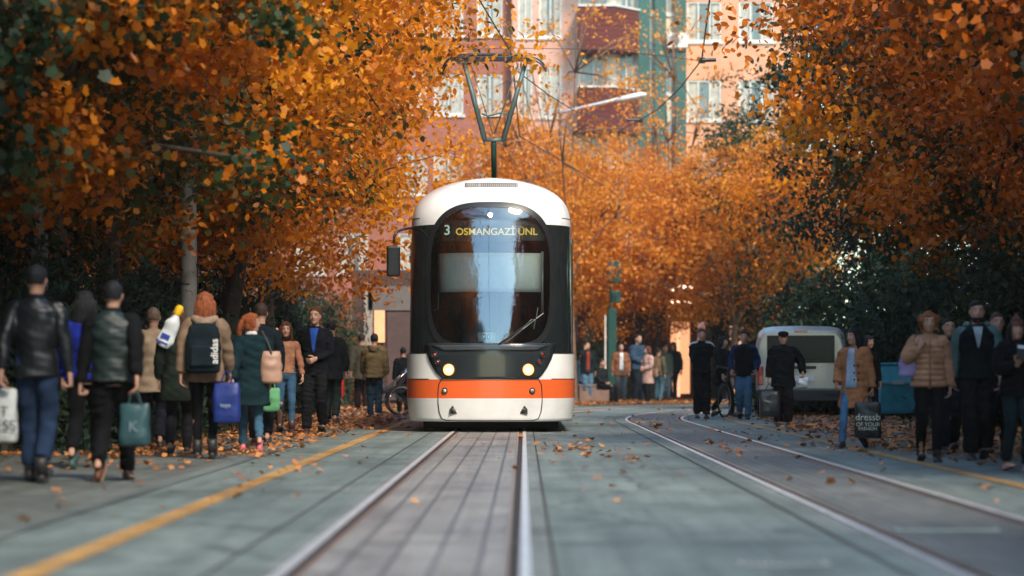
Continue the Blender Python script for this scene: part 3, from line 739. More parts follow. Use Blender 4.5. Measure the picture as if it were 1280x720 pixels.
mk = [(.745, .66), (.80, .72), (.9, .79), (1.0, .84), (1.1, .875), (1.2, .90), (1.225, .90)]
mask = poly_patch('front_mask', [(z, -interp(mk, z), interp(mk, z)) for z in np.linspace(.745, 1.225, 20)], mat('mask_dark', (.02, .026, .03), .22, var=.2, coat=.6), .022, 24)
poly_patch('mask_ridge', [(z, -.62 - (z - 1.12) * 2.2, .62 + (z - 1.12) * 2.2) for z in np.linspace(1.13, 1.2, 5)], mat('mask_ridge', (.045, .055, .062), .3, coat=.4), .04, 24, mask)
sea = MB()
def fpt(x, z, off=.002): return (x, tF(x, z, off), z)
cpath = [(-.66, .745), (-.705, .66), (-.715, .55), (-.715, .4), (-.70, .28), (-.665, .19), (-.60, .165)] + [(-.60 + 1.2 * i / 12, .163) for i in range(1, 12)] + [(.60, .165), (.665, .19), (.70, .28), (.715, .4), (.715, .55), (.705, .66), (.66, .745)]
sea.tube([fpt(x, z) for x, z in cpath], .008, 6); sea.tube([fpt(-.66 + 1.32 * i / 16, .742) for i in range(17)], .007, 6)
sea.build('panel_seam', m_seam, tram)
for z_, nm in ((.735, 'seam_strip'), (2.985, 'roof_seam')):
    pts = ring(z_)[:73]; q_ = 13 if nm == 'roof_seam' else 20
    for side in (pts[:q_], pts[-q_:]):
        s_ = MB(); s_.tube(side, .006, 5); s_.build(nm, m_seam, tram)
s_ = MB()
s_.tube([(x * 1.004, y, z) for x, y, z in ring(1.085)[:73]], .012, 6); s_.build('waist_trim', m_bk, tram)
m_lamp = mat('headlight_glow', (.9, .5, .2), .3, emit=(1.0, .40, .09), es=1.6); m_core = mat('headlight_core', (1, .9, .7), .3, emit=(1.0, .75, .45), es=14); m_halo = mat('headlight_halo', (.9, .4, .15), .2, emit=(1, .26, .05), es=.55); m_red = mat('red_lens', (.25, .02, .02), .15, coat=1); m_chr = mat('chrome', (.6, .6, .58), .15, 1)  # amber outer ring glows to stand in for the headlight halo
def disc(name, x, z, r, m, off, depth=.02, parent=tram, n=24, rim=None):
    y = tF(x, z, off); sl = (tF(x + .02, z) - tF(x - .02, z)) / .04
    R = Matrix.Rotation(math.atan(sl), 3, 'Z'); mb = MB(); vs = []
    for k, (dy, rr) in enumerate(((depth, r), (0, r), (-.012, r * .75), (-.016, r * .3))):
        for q in range(n): a = 2 * PI * q / n; vs.append(R @ Vector((rr * math.cos(a), dy, rr * math.sin(a))) + Vector((x, y, z)))
    fs = [(i * n + q, (i + 1) * n + q, (i + 1) * n + (q + 1) % n, i * n + (q + 1) % n) for i in range(3) for q in range(n)] + [tuple(3 * n + q for q in range(n))]
    mb.add(vs, fs); o = mb.build(name, m, parent, smooth=True)
    if rim is not None:
        rb = MB(); rb.tube([R @ Vector(((r + .008) * math.cos(2 * PI * q / 24), -.004, (r + .008) * math.sin(2 * PI * q / 24))) + Vector((x, y, z)) for q in range(25)], .010, 6, cap=False); rb.build('bezel_or_halo', rim, o, smooth=True)  # plain bezel, except on headlights where the glowing rim imitates a halo
    return o
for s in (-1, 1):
    hl = disc('headlight', s * .545 - .02, .862, .064, m_lamp, .036, rim=m_halo); disc('bulb', s * .545 - .02, .862, .036, m_core, .058, parent=hl)
    disc('marker_lamp', s * .745 - .02, 1.065, .032, m_red, .032, rim=m_bk); disc('marker_lamp', s * .70 - .02, .965, .028, m_red, .032, rim=m_bk)
    disc('cap', s * .60 - .02, .575, .026, m_tw, .008, rim=m_seam)
    x = s * .485 - .02; z = .305
    mb = MB(); a = tF(x, z)
    mb.prism([(x - .052, z - .05), (x + .052, z - .05), (x + .05, z + .015), (x + .025, z + .045), (x, z + .075), (x - .025, z + .045), (x - .05, z + .015)], -(a - .008), -(a + .004), M=Matrix.Rotation(PI / 2, 4, 'X'))
    tow = mb.build('tow_cover', m_seam, tram); disc('eyelet', x, z, .03, mat('tow_grey', (.16, .14, .13), .5, .5), .014, parent=tow)
disc('top_lamp', -.0, 3.005, .032, mat('top_lamp_glow', (1, .9, .8), .3, emit=(1, .9, .78), es=6), -.02, depth=.02)
for s in (-1, 1):
    sl = bpy.data.lights.new('headlight_beam', 'SPOT'); sl.energy = 240; sl.color = (1, .5, .2); sl.spot_size = math.radians(56); sl.spot_blend = 1; sl.shadow_soft_size = .03
    so = bpy.data.objects.new('headlight_beam', sl); col.objects.link(so); so.parent = tram; so.location = (s * .545 - .02, tF(.545, .862) - .03, .862); so.rotation_euler = (math.radians(66), 0, 0)
# cab interior
m_int = mat('cab_interior', (.045, .05, .052), .7); 
ib = MB(); ib.box((0, 1.9, 2.0), (2.1, .05, 1.9)); ib.box((0, 1.25, 1.17), (2.0, 1.3, .06)); ib.box((0, 1.3, 3.12), (1.7, 1.2, .03)); 
ib.box((.78, 1.6, 2.0), (.5, .3, 1.7)); ib.build('cab_interior', m_int, tram)
sb = MB(); sb.box((-.15, 1.35, 1.55), (.5, .12, .75)); sb.box((-.15, 1.12, 1.28), (.5, .5, .12)); sb.tube([(-.15, 1.3, 1.95), (-.15, 1.3, 2.02)], [.1, .12], 10); sb.build('driver_seat', mat('seat_cloth', (.05, .07, .1), .8), tram, bevel=.03)
poly = [(z, -.70, .70) for z in np.linspace(1.935, 2.475, 8)]
bl = poly_patch('sun_blind', poly, mat('blind', (.88, .9, .84), .8, var=.05), -.05, 16)
dp = MB(); dp.box((0, 0, 0), (1.5, .05, .29)); tilt = math.atan(.2)
dis = dp.build('destination_display', mat('display_black', (.03, .042, .042), .5), tram); dis.location = (0, tF(.70, 2.79) + .06, 2.79); dis.rotation_euler = (-tilt, 0, 0)
m_led = mat('led_amber', (.3, .2, .02), .5, emit=(.9, .62, .1), es=.32); m_led2 = mat('led_pale', (.3, .35, .3), .5, emit=(.55, .75, .62), es=.3)
text_obj('OSMANGAZİ ÜNL', .138, m_led, dis, Matrix.Translation((.085, -.03, -.02)) @ FRONT, 'display_text', bold=.002)
text_obj('3', .2, m_led2, dis, Matrix.Translation((-.60, -.03, .0)) @ FRONT, 'display_text', bold=.002)
cd = poly_patch('number_card', [(z, -.165, .075) for z in (1.245, 1.3, 1.375)], mat('card_white', (.8, .8, .78), .6, var=.02), -.02, 6)
text_obj('20', .10, mat('ink_dark', (.03, .03, .04), .6), tram, Matrix.Translation((-.045, tF(0, 1.31) + .006, 1.31)) @ Matrix.Rotation(-.12, 4, 'X') @ FRONT, 'number_text', bold=.002)
wp = MB(); wp.tube([fpt(.12, 1.215, .05), fpt(.34, 1.36, .045), fpt(.60, 1.56, .04)], .011, 6); wp.tube([fpt(.22, 1.23, .04), fpt(.45, 1.42, .03), fpt(.735, 1.64, .03)], .009, 6); wp.tube([fpt(.60, 1.42, .035), fpt(.63, 1.56, .035), fpt(.66, 1.72, .03)], .008, 6)
wp.build('wiper', m_bk, tram)
rod = MB(); rod.tube([(.72, tF(.72, 1.65) + .10, 1.65), (.72, tF(.72, 2.5) + .10, 2.5)], .018, 8); rod.build('pale_upright', mat('pale_rod', (.7, .75, .75), .3, .2), tram, smooth=True)  # rod added for the pale upright line in the windscreen
wr_ = MB(); wr_.tube([(-.78, tF(-.78, 1.7) + .03, 1.68), (-.72, tF(-.72, 1.72) + .03, 1.70), (-.715, tF(-.715, 2.0) + .03, 1.88), (-.715, tF(-.715, 2.5) + .03, 2.47)], .005, 5); wr_.build('cable', mat('pale_wire', (.6, .62, .6), .5), tram)
vent = poly_patch('roof_vent', [(z, -.36, .38) for z in (3.41, 3.44, 3.475)], mat('vent_grey', (.35, .33, .3), .6), .006, 16)
vb = MB()
for i in range(26):
    if i == 7: continue
    x = -.345 + i * .0275; vb.tube([fpt(x, 3.418, .016), fpt(x, 3.468, .016)], .006, 4)
vb.build('slats', m_seam, vent)
# mirrors
mb = MB(); mb.tube([(-1.08, .85, 2.86), (-1.22, .55, 2.82), (-1.33, .45, 2.76), (-1.34, .45, 2.62)], .018, 8, smooth=1); arm = mb.build('mirror_arm', m_bk, tram, smooth=True)
mb = MB(); mb.box((-1.345, .45, 2.37), (.19, .10, .43)); mb.build('mirror', m_bk, tram, bevel=.03)
# flanks: windows, doors, wheels
for s in (-1, 1):
    for y0, y1 in ((1.35, 2.0), (3.6, 4.9), (5.0, 6.3), (8.0, 9.3), (9.4, 10.9)):
        MB().box((s * 1.146, (y0 + y1) / 2, 2.02), (.012, y1 - y0, 1.3)).build('side_window', m_tb, tram, bevel=.004)
    for y0 in (2.1, 6.5):
        d_ = MB().box((s * 1.152, y0 + .65, 1.52), (.05, 1.3, 2.5)).build('door', m_tb, tram, bevel=.01)
        MB().box((s * 1.181, y0 + .65, 1.52), (.012, .03, 2.4)).build('door_seal', m_bk, d_)
ub = MB(); ub.box((0, 6.2, .12), (1.9, 10.6, .16)); ub.box((0, .9, .14), (1.75, .5, .12)); ub.build('underframe', m_und, tram)
for y in (2.2, 4.0, 8.6, 10.3):
    for s in (-1, 1):
        w = MB(); w.tube([(s * .47, y, .275), (s * .56, y, .275)], .27, 24); w.build('wheel', m_und, tram)
# pantograph
m_pg = mat('panto_dark', (.02, .07, .055), .45, .3); m_ps = mat('panto_steel', (.11, .17, .16), .45, .3)
PY = 4.29; px_ = lambda x: ((x - HX) / F * 39.0 - TX) / TS; pz = lambda y: zat(y, 39.0) / TS
pan = MB(); pan.box((px_(617), PY + .5, 3.62), (1.2, 1.6, .06)); 
for x in (-.5, .5):
    for y in (-.2, 1.2): pan.tube([(px_(617) + x, PY + y, 3.45), (px_(617) + x, PY + y, 3.62)], .05, 8)
pf = pan.build('pantograph_base', m_pg, tram)
mb = MB(); mb.tube([(px_(617), PY + .9, 3.66), (px_(617), PY, pz(178))], .042, 10); mb.build('lower_arm', m_pg, tram, smooth=True)
mb = MB(); z0 = pz(175); z1 = pz(78)
mb.box((px_(617.5), PY, z0), (.34, .05, .05)); mb.tube([(px_(604), PY, z0 + .03), (px_(606), PY, z0 - .08)], .012, 6); mb.tube([(px_(632), PY, z0 + .03), (px_(630), PY, z0 - .08)], .012, 6)
mb.tube([(px_(606), PY, z0), (px_(580), PY, z1)], [.042, .034], 8); mb.tube([(px_(629), PY, z0), (px_(657), PY, z1)], [.042, .034], 8)
mb.tube([(px_(602), PY, pz(142)), (px_(610), PY, pz(145)), (px_(626), PY, pz(141)), (px_(636), PY, pz(143))], .015, 6); mb.tube([(px_(608), PY + .05, pz(147)), (px_(626), PY + .05, pz(146))], .013, 6)
mb.tube([(px_(648), PY + .1, z1), (px_(618), PY + .1, z0 + .1)], .010, 6); mb.tube([(px_(588), PY + .1, z1), (px_(616), PY + .1, z0 + .1)], .007, 6)
mb.build('upper_arm', m_ps, tram, smooth=True)
mb = MB()
for dy in (-.16, .16):
    mb.tube([(px_(553), PY + dy, pz(88)), (px_(558), PY + dy, pz(78)), (px_(567), PY + dy, pz(72.5)), (px_(580), PY + dy, pz(70)), (px_(655), PY + dy, pz(70)), (px_(668), PY + dy, pz(72.5)), (px_(677), PY + dy, pz(78)), (px_(683), PY + dy, pz(88))], [.012, .016, .022, .026, .026, .022, .016, .012], 8, smooth=1)
mb.box((px_(617), PY, pz(75.5)), (1.14, .04, .035)); mb.box((px_(572), PY, pz(76.5)), (.1, .3, .06)); mb.box((px_(661), PY, pz(76.5)), (.1, .3, .06)); mb.box((px_(633), PY, pz(77)), (.05, .1, .05))
mb.build('collector_head', m_bk, tram, smooth=False)

# ------------------------------------------------------------------ wires, lamps
m_wire = mat('wire', (.02, .02, .02), .5)
mb = MB(); mb.tube([(-1.0, 2, 6.02), (-.62, 33, 6.0), (at(640, 39), 39, zat(68, 39)), (-.1, 52, 6.0), (2.2, 66, 6.0)], .012, 6)
tag(mb.build('contact_wire', m_wire), 'dark overhead wire running down to the bow on the tram roof', 'wire', None)
def P3(px, py, d): return (at(px, d), d, zat(py, d))
mb = MB(); mb.tube([P3(893, -60, 30), P3(887, 0, 36), P3(882, 38, 40), P3(877, 75, 44), P3(850, 110, 49), P3(822, 137, 53), P3(800, 150, 58), P3(770, 165, 64)], .013, 6)
tag(mb.build('contact_wire', m_wire), 'dark overhead wire curving from the top edge down past the bracket beside the balconies', 'wire')
sp = MB(); sp.tube([P3(640, 60, 44.2), P3(760, 62, 44.2), P3(877, 76, 44.2)], .006, 5); sp.tube([P3(580, 62, 44.2), P3(640, 60, 44.2)], .006, 5)
tag(sp.build('span_wire', m_wire), 'thin cross wire stretched level between the bow of the tram and the curved wire', 'wire')
mb = MB(); mb.tube([P3(645, 88, 42), P3(685, 118, 46), P3(720, 140, 50), P3(800, 152, 58)], .010, 5); tag(mb.build('span_wire', m_wire), 'thin wire sagging from the bow of the tram towards the street lamp', 'wire')
for (px, py, d, L, lb) in ((877, 75.5, 44, 18, 'small dark wire bracket at the right end of the level cross wire'), (800, 150, 58, -16, 'small dark wire clamp lower down where the curved wire meets foliage')):
    o = empty('wire_bracket', P3(px, py, d), 0, lb, 'bracket'); k = d / F
    MB().tube([(0, 0, 0), (L * k, 0, .01)], .035, 8).build('insulator', m_bk, o); q = MB(); q.box((0, 0, 0), (.12, .05, .11)); q.build('clamp', m_bk, o, bevel=.01)
d = 73; lp = empty('street_lamp', (at(700, d), d, 0), 0, 'white street lamp whose arm reaches right above the back trees', 'street lamp')
X = lambda px: at(px, d) - at(700, d)
m_lw = mat('lamp_white', (.7, .7, .68), .4, .1)
MB().tube([(0, 0, 0), (0, 0, 3), (0, 0, zat(140, d))], [.08, .065, .05], 10).build('pole', mat('lamp_pole', (.14, .09, .07), .7), lp, smooth=True)
MB().tube([(0, 0, zat(141, d)), (X(760), 0, zat(127, d)), (X(775), 0, zat(123, d))], .05, 8).build('arm', m_lw, lp, smooth=True)
MB().tube([(X(768), 0, zat(126, d)), (X(778), 0, zat(124, d)), (X(800), 0, zat(119, d)), (X(808), 0, zat(118, d))], [.08, .18, .18, .09], 10, flat=.55).build('lamp_head', m_lw, lp, smooth=True)
for (px, d, lb, r) in ((47, 28, 'thick pale grey post behind the man in the leather jacket', .13), (236, 33, 'pale grey post rising behind the shrubs left of the tree with drooping leaves', .12)):
    o = empty('lamp_post', (at(px, d), d, 0), 0, lb, 'lamp post')
    MB().tube([(0, 0, 0), (0, 0, .5), (0, 0, 3), (0, 0, 7)], [r * 1.3, r, r * .9, r * .6], 14, smooth=0).build('pole', mat('post_pale', (.15, .15, .14), .6, var=.2), o, smooth=True)
    MB().tube([(0, 0, 6.9), (.4, 0, 7.3), (1.4, 0, 7.5)], .05, 8, smooth=1).build('arm', m_lw, o, smooth=True); MB().tube([(1.3, 0, 7.48), (1.5, 0, 7.5), (1.9, 0, 7.5)], [.05, .11, .07], 8, flat=.5).build('lamp_head', m_lw, o, smooth=True)

# ------------------------------------------------------------------ buildings
def wallmat(n, c, var=.12): return mat(n, c, .9, var=var, nscale=1.2, bump=.2, bscale=30, spec=.2)
m_gl = mat('window_pane', (.10, .13, .13), .12, var=.5, nscale=1.5, spec=.8); m_wf = mat('window_frame_white', (.58, .55, .5), .5); m_cur = mat('curtain', (.40, .38, .33), .9, var=.25, nscale=5)
def window(parent, x, y, z, w, h, mull=1, ax='x', curtain=True, sill=True, glass=None, s=-1, wf=None):
    """window centred at x,y,z in the parent's frame; ax: wall direction; s: outward sign"""
    R = Matrix.Rotation(0 if ax == 'x' else (PI / 2 if s > 0 else -PI / 2), 4, 'Z'); T = Matrix.Translation((x, y, z)) @ R
    fr = MB(); t = .07
    for (cx, cz, dw, dh) in ((0, h / 2 - t / 2, w, t), (0, -h / 2 + t / 2, w, t), (-w / 2 + t / 2, 0, t, h - 2 * t), (w / 2 - t / 2, 0, t, h - 2 * t)): fr.box((cx, -.03, cz), (dw, .08, dh))
    for i in range(mull): fr.box((-w / 2 + w * (i + 1) / (mull + 1), -.028, 0), (.055, .07, h - 2 * t))
    if sill: fr.box((0, -.07, -h / 2 - .05), (w + .16, .2, .09))
    f = fr.build('window', wf or m_wf, parent); f.matrix_local = T
    MB().box((0, .0, 0), (w - 2 * t, .02, h - 2 * t)).build('pane', glass or m_gl, f)
    if curtain:
        c = MB(); g_ = random.Random(int(x * 31 + z * 7 + y)); a = g_.uniform(.15, .45)
        for sd in (-1, 1):
            wv = [(sd * (w / 2 - t) - sd * i * (w * a / 8), -.016 - .004 * (i % 2)) for i in range(9)]
            c.add([(px, py, zz) for px, py in wv for zz in (-h / 2 + t, h / 2 - t)], [(2 * i, 2 * i + 2, 2 * i + 3, 2 * i + 1) for i in range(8)])
        c.build('curtain', m_cur, f)
    return f
def facade_panel(mb, x0, x1, z0, z1, y, holes, th=.3):
    """front wall slab with rectangular holes, built from boxes"""
    zsx = sorted({z0, z1} | {h[2] for h in holes} | {h[3] for h in holes})
    for a, b in zip(zsx, zsx[1:]):
        xs = sorted([(h[0], h[1]) for h in holes if h[2] <= a + 1e-6 and h[3] >= b - 1e-6]); cur = x0
        for (p, q) in xs:
            if p > cur: mb.box(((cur + p) / 2, y + th / 2, (a + b) / 2), (p - cur, th, b - a))
            cur = max(cur, q)
        if cur < x1: mb.box(((cur + x1) / 2, y + th / 2, (a + b) / 2), (x1 - cur, th, b - a))
DB = 88.0; K_ = DB / F
bx_ = lambda px: at(px, DB)
fl = [zat(150, DB) + 2.93 * i for i in range(-2, 5)]    # sill heights
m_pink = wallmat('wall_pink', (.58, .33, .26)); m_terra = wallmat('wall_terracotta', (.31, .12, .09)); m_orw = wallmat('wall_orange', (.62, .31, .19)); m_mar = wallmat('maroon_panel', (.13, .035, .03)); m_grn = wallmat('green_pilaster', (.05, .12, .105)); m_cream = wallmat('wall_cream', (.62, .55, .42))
TOPZ = 22.5
# pink building with a darker return wall on its left
bp = empty('apartment_building', (bx_(688), DB, 0), 0, 'pink and terracotta apartment block with tall white windows behind the bow of the tram', 'building')
X0 = bx_(688); hs = []; 
wx = [(bx_(656.5) - X0, .55), (bx_(688) - X0, .85)]
for z in fl:
    for (x, w) in wx: hs.append((x - w / 2, x + w / 2, z + .1, z + 1.95))
xa, xb = bx_(640) - X0, bx_(722) - X0
mb = MB(); facade_panel(mb, xa, xb, 3.6, TOPZ, 0, hs); mb.box(((xa + xb) / 2, 6.2, TOPZ / 2 + 1.8), (xb - xa, 11.7, TOPZ - 3.6)); mb.build('wall', m_pink, bp)
for z in fl:
    for (x, w) in wx: window(bp, x, .1, z + 1.025, w - .01, 1.84, 1)
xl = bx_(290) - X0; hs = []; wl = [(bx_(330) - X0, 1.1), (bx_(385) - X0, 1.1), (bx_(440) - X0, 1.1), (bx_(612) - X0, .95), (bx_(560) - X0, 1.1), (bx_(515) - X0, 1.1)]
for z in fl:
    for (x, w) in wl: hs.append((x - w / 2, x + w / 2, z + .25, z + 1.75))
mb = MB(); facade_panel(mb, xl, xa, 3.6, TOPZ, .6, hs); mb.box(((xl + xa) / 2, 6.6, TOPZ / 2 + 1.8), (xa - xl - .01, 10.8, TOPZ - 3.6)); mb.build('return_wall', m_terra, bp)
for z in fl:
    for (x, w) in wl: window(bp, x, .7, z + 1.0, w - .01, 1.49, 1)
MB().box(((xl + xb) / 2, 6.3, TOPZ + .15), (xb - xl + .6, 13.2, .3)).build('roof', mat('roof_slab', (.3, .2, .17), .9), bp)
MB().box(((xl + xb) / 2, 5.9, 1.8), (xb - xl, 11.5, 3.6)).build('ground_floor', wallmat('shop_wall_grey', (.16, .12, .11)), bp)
q = MB(); q.box(((xa + xb) / 2 - .05, -.05, 3.62), (xb - xa + .1, .4, .22)); q.build('cornice', m_cream, bp)
# balcony building
bb = empty('apartment_building', (bx_(780), DB, 0), 0, 'cream apartment block with maroon panelled balconies and green pilasters', 'building')
X0 = bx_(780); xa, xb = bx_(722) - X0 + .01, bx_(857) - X0
hs = []; wl = [(bx_(742) - X0, 1.1, .2, 1.9), (bx_(783) - X0, .9, .2, 1.9), (bx_(813) - X0, .72, .1, 2.0), (bx_(838) - X0, .75, .1, 2.0)]
fb = [zat(121, DB) + 2.93 * i for i in range(-2, 5)]
for z in fb:
    for (x, w, a, b) in wl: hs.append((x - w / 2, x + w / 2, z + a, z + b))
mb = MB(); facade_panel(mb, xa, xb, 3.4, TOPZ - 1, 0, hs); mb.box(((xa + xb) / 2, 6.2, TOPZ / 2 + 1.2), (xb - xa - .02, 11.7, TOPZ - 4.4)); mb.build('wall', m_cream, bb)
for z in fb:
    for (x, w, a, b) in wl: window(bb, x, .1, z + (a + b) / 2, w - .01, b - a - .01, 1)
for px in (805, 825, 850):
    MB().box((bx_(px) - X0, -.1, TOPZ / 2 + 1), (.42, .35, TOPZ - 5)).build('pilaster', m_grn, bb)
for i, z in enumerate(fb):
    zc = z - .0
    b0, b1 = bx_(722) - X0, bx_(766) - X0; b2 = bx_(799) - X0
    zz = zat(68, DB) + 2.93 * (i - 3)
    mb = MB(); hgt = 1.55
    for j in range(9):
        mb.prism([(b0, -1.4), (b1, -1.4 - .012 * (j % 2)), (b2, -.25), (b2, -.02), (b0, -.02)], zz + j * hgt / 9, zz + (j + .93) * hgt / 9)
    bal = mb.build('balcony', m_mar, bb)
    MB().prism([(b0 - .02, -1.46), (b1 + .02, -1.46), (b2 + .05, -.27), (b2 + .05, -.03), (b0 - .02, -.03)], zz + hgt, zz + hgt + .07).build('railing_cap', m_wf, bal)
o = empty('air_conditioner', (bx_(846), DB - .3, zat(62, DB)), 0, 'white air conditioner box hanging on the wall between green pilasters', 'air conditioner')
MB().box((0, 0, .28), (.75, .3, .55)).build('case', m_wf, o, bevel=.03); MB().tube([(-.12, -.16, .28), (-.12, -.148, .28)], .2, 20).build('fan_grille', mat('grille_grey', (.2, .2, .2), .6), o)
MB().box((0, .1, -.04), (.6, .35, .05)).build('bracket', m_bk, o)
MB().box(((xa + xb) / 2, 6.0, TOPZ - .8), (xb - xa + .4, 12.8, .3)).build('roof', MATS['roof_slab'], bb)
# orange building
bo = empty('apartment_building', (bx_(885), DB + 1.5, 0), 0, 'orange plaster apartment block with a white bay window left of the right hand trees', 'building')
X0 = bx_(885); xa, xb = bx_(857.5) - X0, bx_(1010) - X0; hs = []; wl = [(bx_(884) - X0, 1.3), (bx_(950) - X0, 1.3)]
for z in fl:
    for (x, w) in wl: hs.append((x - w / 2, x + w / 2, z + .15, z + 1.65))
mb = MB(); facade_panel(mb, xa, xb, 3.4, TOPZ, 0, hs); mb.box(((xa + xb) / 2, 6.2, TOPZ / 2 + 1.7), (xb - xa, 11.7, TOPZ - 3.4)); mb.build('wall', m_orw, bo)
for z in fl:
    for (x, w) in wl: window(bo, x, .1, z + .9, w - .01, 1.49, 2)
MB().box(((xa + xb) / 2, 6.3, TOPZ + .15), (xb - xa + .5, 13.2, .3)).build('roof', MATS['roof_slab'], bo)
# shop fronts at street level
def lit(n, c, e): return mat(n, tuple(x * .3 for x in c), .7, emit=c, es=e, var=.35, nscale=3)
m_w1 = lit('shop_window_lit', (.95, .42, .20), .5); m_w2 = lit('shop_window_peach', (.9, .5, .32), .6); m_dk = wallmat('shop_dark', (.035, .035, .04)); m_brn = wallmat('shop_brown', (.075, .05, .045))
def shop(name, pxs, d, depth, top, label, items, wm):
    x0, x1 = at(pxs[0], d), at(pxs[1], d); o = empty(name, ((x0 + x1) / 2, d, 0), 0, label, 'shop'); cx = (x0 + x1) / 2
    mb = MB(); mb.box((0, depth / 2, top / 2), (x1 - x0, depth, top)); mb.build('wall', wm, o)
    for (nm, a, b, ya, yb, m) in items:
        xa, xb, za, zb = at(a, d) - cx, at(b, d) - cx, max(.05, zat(ya, d)), zat(yb, d)
        MB().box(((xa + xb) / 2, -.03, (za + zb) / 2), (xb - xa, .1, zb - za)).build(nm, m, o)
    return o
shop('shop_front', (722, 829), 80, 5, 3.3, 'row of dim shop windows behind the people waiting by the far kerb', [('window', 728, 748, 494, 402, mat('shop_glass', (.04, .04, .045), .15, var=.5)), ('panel', 776, 786, 496, 400, m_mar), ('window', 790, 803, 494, 405, m_dk), ('sign_board', 722, 829, 398, 384, wallmat('sign_maroon', (.12, .03, .03)))], wallmat('shop_brown2', (.11, .06, .05)))
shop('shop_front', (829.5, 868), 79.8, 5, 3.5, 'brightly lit orange shop window behind the backpackers at the far kerb', [('window', 838, 862, 492, 402, m_w1), ('frame', 833, 836, 499, 398, m_wf), ('door', 846, 850, 496, 412, m_w2), ('sign_board', 832, 867, 399, 385, m_brn)], m_brn)
shop('shop_front', (868.5, 960), 79.6, 5, 3.4, 'brown shop front with a lit doorway behind the man in the black tracksuit', [('window', 872, 881, 497, 402, lit('door_glow', (.55, .30, .25), .25)), ('pillar', 884, 889, 499, 388, mat('grey_green', (.12, .17, .15), .7)), ('window', 912, 930, 495, 408, m_w2), ('sign_board', 890, 905, 470, 396, m_brn), ('frame', 908, 910, 499, 396, m_wf)], wallmat('shop_brown3', (.12, .07, .06)))
shop('shop_front', (440, 560), 66, 8, 3.7, 'brown shop front with an upright orange lit panel left of the tram', [('lit_panel', 468, 481, 428, 388, m_w1), ('sign_board', 460, 560, 388, 358, mat('sign_grey', (.13, .11, .10), .7)), ('pillar', 455, 466, 509, 352, mat('pillar_pale', (.30, .26, .22), .8)), ('window', 484, 530, 500, 390, mat('shop_plum', (.09, .055, .05), .4)), ('window', 441, 453, 500, 400, m_dk)], m_brn)
d = 72; o = empty('sign_column', (at(765, d), d, 0), 0, 'tall teal green column with a round topped sign behind the waiting people', 'sign column')
MB().box((0, 0, 1.4), (.26, .3, 2.8)).build('column', mat('teal_paint', (.006, .055, .043), .5), o, bevel=.03); q = MB(); q.box((.06, 0, 3.9), (.42, .2, .65)); q.box((.12, 0, 3.15), (.28, .2, .35)); q.box((-.05, 0, 3.4), (.06, .08, 1.3)); q.build('sign_box', mat('sign_green', (.01, .06, .05), .5), o, bevel=.03); MB().box((-.2, .02, 1.3), (.05, .2, 2.6)).build('edge_strip', m_wf, o)
o = empty('lantern_cluster', P3(852, 376, 78), 0, 'cluster of warm lit bulbs hanging in front of the shops', 'lights'); q = MB(); g_ = random.Random(3)
for i in range(8):
    x = (i % 4 - 1.5) * .19; z = (i // 4) * .4 + g_.uniform(-.06, .06); q.ball((x, g_.uniform(-.1, .1), z), .055, 8, 6)
q.build('bulb_string', lit('bulb_glow', (1, .72, .5), 5), o); MB().tube([(-.35, 0, .9), (.35, 0, .9)], .015, 6).build('rail', m_bk, o)
q = MB()
for i in range(4): q.tube([((i - 1.5) * .19, 0, 0), ((i - 1.5) * .19, 0, .9)], .008, 5)
q.tube([(0, 0, .9), (0, 0, 1.6)], .015, 6); q.build('cord', m_bk, o)
# long street buildings behind the trees, both sides
def block(x, y0, y1, h, s, wm, label, dark=False):
    """s: +1 when its street face looks towards +x"""
    o = empty('apartment_building', (x, (y0 + y1) / 2, 0), 0, label, 'building'); L = y1 - y0
    MB().box((-s * 5, 0, h / 2), (10, L, h)).build('wall', wm, o); MB().box((-s * 5, 0, h + .15), (10.6, L + .5, .3)).build('roof', MATS['roof_slab'], o)
    n = int(L / 3.2)
    for i in range(n):
        yy = -L / 2 + (i + .5) * L / n
        for fz in range(int((h - 3.5) / 3)): 
            window(o, s * .03, yy, 5.1 + 3 * fz, 1.4, 1.5, 1, 'y', curtain=False, s=s, wf=mat('frame_brown', (.1, .07, .05), .6))
        MB().box((s * .02, yy, 1.5), (.12, L / n * .78, 2.5)).build('shop_window', mat('shop_glass', (.04, .04, .045), .15, var=.5), o)
    return o
block(-10.5, 4, 27, 12, 1, wallmat('wall_taupe', (.16, .14, .12)), 'dark taupe block hidden behind the nearest trees on the left')
block(-10.8, 27.5, 58, 14, 1, wallmat('wall_redbrown', (.22, .12, .09)), 'red brown block behind the left hand row of orange trees')
block(-9.6, 59, 86, 13, 1, wallmat('wall_tan', (.26, .17, .11)), 'tan block at the far left end of the street beyond the shrubs')
block(13.5, 4, 30, 12, -1, wallmat('wall_grey', (.13, .14, .13)), 'grey block hidden behind the nearest trees on the right')
block(15.5, 30.5, 52, 14, -1, wallmat('wall_stone', (.2, .17, .14)), 'stone coloured block behind the dark trees above the van')
block(12.5, -42, -2, 15, -1, wallmat('wall_sunlit', (.5, .3, .18)), 'orange tan block on the right behind the photographer')
block(-11, -42, -2, 12, 1, wallmat('wall_olive', (.14, .13, .10)), 'olive block on the left behind the photographer')
